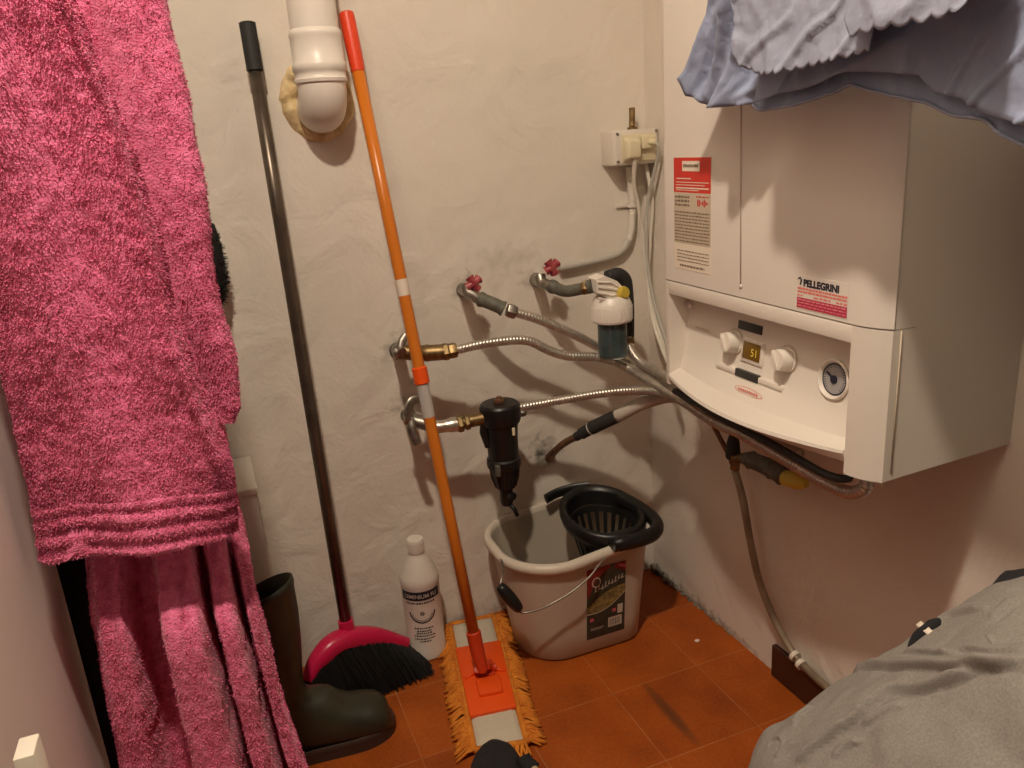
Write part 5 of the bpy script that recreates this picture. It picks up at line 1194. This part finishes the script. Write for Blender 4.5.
def sheet(name, hem, x, ytop0, ytop1, m, scallop=0., pitch=.02, wr=.010, seed=1, nu=170, nv=90, foldz=None, left=None, thick=.0012):
    """hanging cloth: y from hem end to hem end, z from hem up over the rail"""
    y0, y1 = hem[0].y, hem[-1].y
    rows = []; ztop = 1.372
    for i in range(nv+1):
        v = i/nv; row = []
        for j in range(nu+1):
            u = j/nu; yb = lerp(y0, y1, u); zb = poly_at(hem, yb)
            if scallop: zb += scallop*abs(math.sin(PI*(yb-y0)/pitch))
            yt = lerp(ytop0, ytop1, u); y = lerp(yb, yt, v**.8); z = lerp(zb, ztop, v)
            q = V((0, y, z)); amp = wr*(1-v)**.5
            dx = amp*(1.1*noise.noise(V((y*9+z*5, z*4-y*2, seed))) + .55*noise.noise(V((y*26+z*16, z*12-y*10, seed*2.3))) + .17*noise.noise(V((y*60-z*20, z*45, seed*3.1))) + .07*noise.noise(V((y*110+z*60, z*90-y*30, seed*4.1))))
            cr = abs(noise.noise(V((y*14+z*20, z*9-y*7, seed*5.7)))); dx -= amp*.9*max(0, .18-cr)*3
            if foldz is not None: dx += foldz(u, v, y, z)
            row.append(V((lerp(x+dx, -.318 - (x+.30)*.0, v**3), y, z)))
        rows.append(row)
    # short tail over the back of the rail
    for k in range(1, 9):
        t = k/8; row = []
        for j in range(nu+1):
            p = rows[nv][j]; row.append(V((-.318+.017*min(1, t*3), p.y, ztop + (.003 if t < .3 else -.14*(t-.3)))))
        rows.append(row)
    bm = bmesh.new(); grid(bm, rows); o = link(name, bm, m)
    md = o.modifiers.new('thickness', 'SOLIDIFY'); md.thickness = thick; md.offset = 0
    return o
h4 = P_('sh4_in'); hb4 = P_('sh4_hem')
o = sheet('bed_sheet', h4, -.298, -.80, -1.20, M_sheet, wr=.010, seed=2, nu=200)
tag(o, 'long pale blue bed sheet with a wavy plain hem hanging in front of the boiler', 'sheet')
# the rear layer of the folded sheet hangs a little lower
bm = bmesh.new(); rows = []
for i in range(31):
    v = i/30; row = []
    for j in range(181):
        y = lerp(hb4[0].y, hb4[-1].y, j/180); z0 = poly_at(hb4, y); z = lerp(z0, 1.2, v)
        row.append(V((-.276-.006*math.exp(-v*12)+.010*(1-v)*noise.noise(V((y*22, z*9, 3)))+.004*noise.noise(V((y*60, z*20, 5))), y, z)))
    rows.append(row)
grid(bm, rows); q = link('rear_layer', bm, M_sheet, o); q.modifiers.new('thickness', 'SOLIDIFY').thickness = .0015
bm = bmesh.new()
sweep(bm, [rows[0][j]+V((-.0008, 0, .001)) for j in range(0, 181, 2)], .0016, 6); link('hem', bm, M_sheet2, o)
h1 = P_('sh1_hem')
def fold1(u, v, y, z): return .012*math.sin(u*9+v*5)*(1-v*.4) + .006*math.sin(u*22-v*11)
h1 = [p+V((0, -.014, 0)) for p in h1[:3]] + h1[3:]
o = sheet('pillowcase', h1, -.280, -.72, -.80, M_sheet, wr=.016, seed=5, nu=110, foldz=fold1)
tag(o, 'crumpled blue cotton pillowcase hanging at the left end of the laundry above the boiler', 'pillowcase')
h2 = P_('sh2_hem'); h2 = [V((-.33, h2[0].y, 1.105))]+h2
o = sheet('scalloped_sheet', h2, -.330, -.735, -.945, M_sheet2, scallop=-.0035, pitch=.0142, wr=.009, seed=7, nu=320)
tag(o, 'pale sheet with a scalloped hem hanging beside the blue pillowcase', 'sheet', 'scalloped sheets above the boiler')
h3 = P_('sh3_hem'); h3 = [V((-.365, -.915, 1.10))]+h3
o = sheet('scalloped_sheet', h3, -.350, -.93, -1.06, M_sheet2, scallop=-.0042, pitch=.0185, wr=.007, seed=9, nu=300)
tag(o, 'pale scalloped sheet edge highest at the top right, over the long blue sheet', 'sheet', 'scalloped sheets above the boiler')

# ------------------------------------------------------------------ laundry heap, lower right
hm = thing('laundry_hamper', 'laundry hamper standing under the heap of grey clothes', 'hamper', (-.17, -1.15, 0))
bm = bmesh.new(); 
rows = [rr_loop(-.33, -.02, -1.40, -1.03, (.05,)*4, 0), rr_loop(-.34, -.015, -1.41, -1.02, (.05,)*4, .24), rr_loop(-.345, -.012, -1.415, -1.015, (.05,)*4, .25), rr_loop(-.33, -.02, -1.40, -1.03, (.05,)*4, .25), rr_loop(-.32, -.03, -1.39, -1.04, (.05,)*4, .02)]
vs = grid(bm, rows, close=True); bm.faces.new(vs[0][::-1]); bm.faces.new(vs[-1]); link('basket', bm, M_wicker, hm, sharp=50)
r1, r2, r3 = P_('heap1'), P_('heap2'), P_('heap3')
r0 = [p+V((.035, .035, -.10)) for p in r1]; rm = [p+V((.022, .018, -.025)) for p in r1]
r4 = [p+V((-.02, -.10, -.015)) for p in r3]; r5 = [p+V((-.03, -.17, -.14)) for p in r3]
ctrl = [r0, rm, r1, r2, r3, r4, r5]
for r_ in ctrl:
    for p in r_:
        if p.x > -.012: p.x = -.012
NU, NV = 269, 260
cols = [catmull(r_, 30) for r_ in ctrl]; M_ = len(cols[0])
rows = []
idx = [int(round(j*(M_-1)/NU)) for j in range(NU+1)]
strips = [catmull([c[k] for c in cols], 36) for k in idx]; Kn = len(strips[0])
# long pulled folds, given as polylines in (u along crest, v down the heap) space with amplitude and width
# long pulled folds: a raised lip with a crease along its lower side
def seg_d(p, a, b):
    ab = b-a; t = max(0, min(1, (p-a).dot(ab)/ab.length_squared)); q = a+ab*t; return (p-q).length, t, p-q, ab
FOLDS = [([V(q) for q in catmull(l, 4)], a*.9, w*.55) for l, a, w in HEAP_FOLDS]
def fold_h(p, nn):
    h = 0
    for P, a, w in FOLDS:
        best = None; n_ = len(P)-1
        for k in range(n_):
            d, t, off, ab = seg_d(p, P[k], P[k+1])
            if best is None or d < best[0]: best = (d, (k+t)/n_, off, ab)
        d, t, off, ab = best
        if d > 4*w: continue
        sd = nn.cross(ab).dot(off); x = math.copysign(d, sd)/w; e = min(1, t*6+.15)*min(1, (1-t)*5+.25)
        h += a*e*(.9*math.exp(-((x-1.0)/.9)**2) - .85*math.exp(-(x/.42)**2))
    return h
for i in range(NV+1):
    v = i/NV; row = []
    for j in range(NU+1):
        s = strips[j]; k = v*(Kn-1); a = int(min(Kn-2, k)); row.append(s[a].lerp(s[a+1], k-a))
    rows.append(row)
bm = bmesh.new(); vs = grid(bm, rows); bmesh.ops.recalc_face_normals(bm, faces=bm.faces); bm.normal_update()
sgn = 1 if sum((v.normal.z for v in bm.verts)) > 0 else -1
for i in range(NV+1):
    for j in range(NU+1):
        vv = vs[i][j]; p = vv.co.copy(); nn = vv.normal*sgn; u, v = j/NU, i/NV
        ew = smooth01((v-.22)/.1)
        h = (fold_h(p, nn) if v > .2 else 0) + ew*(.004*noise.noise(p*18) + .0022*noise.noise(V((p.x*40+p.y*25, p.y*40-p.x*20, p.z*40)))); rows[i][j] = p+nn*h
for i in range(NV+1):
    for j in range(NU+1): vs[i][j].co = rows[i][j]; vs[i][j].co.x = min(-.008, vs[i][j].co.x)
ts = link('grey_tshirt', bm, M_shirt); tag(ts, 'heap of crumpled heather grey t-shirt fabric at the lower right', 'clothes')
ts.modifiers.new('thickness', 'SOLIDIFY').thickness = .002
# dark garment with white stripe peeking from under the heap
def lump(name, pts, r, m, seed, sq=.6):
    bm = bmesh.new(); P = resample(catmull(pts, 8), .006); sweep(bm, P, lambda i, n, s: r*(.55+.45*math.sin(PI*min(1, max(0, (i+.5)/n)))**.5), 20, flat=(sq, 1))
    for v in bm.verts: v.co += v.normal*0; v.co += V((1, 1, 1))*.004*noise.noise(v.co*50+V((seed, 0, 0)))
    return link(name, bm, m)
gp_ = [V((-.252, -.955, .448)), V((-.241, -.958, .474)), V((-.224, -.962, .487)), V((-.206, -.972, .484))]
g = lump('striped_garment', gp_, .0105, M_blackcloth, 3); tag(g, 'black garment edge with a white stripe poking out along the top of the grey heap', 'clothes')
bm = bmesh.new(); C_ = resample(catmull(gp_, 8), .002); k = int(len(C_)*.5); sweep(bm, C_[k:k+4], .0138, 20, flat=(.68, 1.06))
link('white_stripe', bm, M_paper, g)
g = lump('black_garment', [V((-.185, -.987, .51)), V((-.166, -.994, .541)), V((-.146, -1.004, .548)), V((-.10, -1.03, .55))], .012, M_blackcloth, 8); tag(g, 'black cloth tip at the far right behind the grey heap against the wall', 'clothes')

# ------------------------------------------------------------------ black shoe at the near end of the mop
sh = thing('black_shoe', 'black fabric shoe toe at the bottom edge on the end of the mop', 'shoe', (-.57, -.50, 0))
bm = bmesh.new(); rows = []
d_ = V((.045, .12, 0)).normalized(); sd = V((d_.y, -d_.x, 0)); c0 = V((-.574, -.442, .0))
for t, w, h in ((-.16, .036, .085), (-.12, .040, .088), (-.08, .043, .082), (-.045, .045, .070), (-.015, .043, .058), (.008, .036, .047), (.024, .026, .036), (.034, .012, .024)):
    row = []
    for k in range(29):
        a = PI*k/28; row.append(c0 + d_*t + sd*w*math.cos(a) + V((0, 0, .021+h*.55*math.sin(a)**.8)))
    row = [V((row[0].x, row[0].y, .021))] + row + [V((row[-1].x, row[-1].y, .021))]; rows.append(row)
vs = grid(bm, rows); bm.faces.new(vs[-1]); bm.faces.new(vs[0])
for v in bm.verts: v.co += V((0, 0, .004*noise.noise(v.co*55)))+sd*.003*noise.noise(v.co*60+V((3, 1, 2)))
link('upper', bm, M_blackcloth, sh)
bm = bmesh.new(); sweep(bm, catmull([c0+sd*.035+V((0, -.03, .05)), c0+sd*.050+d_*-.035+V((0, 0, .044)), c0+sd*.064+d_*-.045+V((0, 0, .036))], 6), lambda i, n, s: .011, 12, flat=(.7, 1.2)); link('strap', bm, M_blackcloth, sh)
bm = bmesh.new(); lathe(bm, [(0, 0), (.006, 0), (.0055, .002), (0, .003)], axis(c0+sd*.062+d_*-.047+V((0, -.006, .044)), (0, -.6, .8)), 16); link('button', bm, M_tan, sh)

# ------------------------------------------------------------------ light, world, camera
w = bpy.data.worlds.new('world'); SC.world = w; w.use_nodes = True
w.node_tree.nodes['Background'].inputs['Color'].default_value = (1, .8, .6, 1); w.node_tree.nodes['Background'].inputs['Strength'].default_value = .0
ld = bpy.data.lights.new('ceiling_bulb', 'AREA'); ld.shape = 'DISK'; ld.size = .08; ld.energy = 21.5; ld.color = (1, .845, .665)
lo = bpy.data.objects.new('ceiling_bulb', ld); COL.objects.link(lo); lo.location = (-.90, -1.12, 2.08)
cam = bpy.data.cameras.new('camera'); co = bpy.data.objects.new('camera', cam); COL.objects.link(co)
cam.sensor_fit = 'HORIZONTAL'; cam.sensor_width = 36; cam.lens = 793.96/1024*36; cam.clip_start = .01
M = Matrix.Rotation(math.radians(-20.433), 4, 'Z') @ Matrix.Rotation(PI/2+math.radians(-17.143), 4, 'X') @ Matrix.Rotation(math.radians(-4.109), 4, 'Z')
co.matrix_world = Matrix.Translation((-.8899, -1.4949, 1.0208)) @ M
SC.camera = co
SC.view_settings.view_transform = 'Standard'; SC.view_settings.look = 'None'; SC.view_settings.gamma = 1; SC.view_settings.use_curve_mapping = False
SC.view_settings.exposure = 0
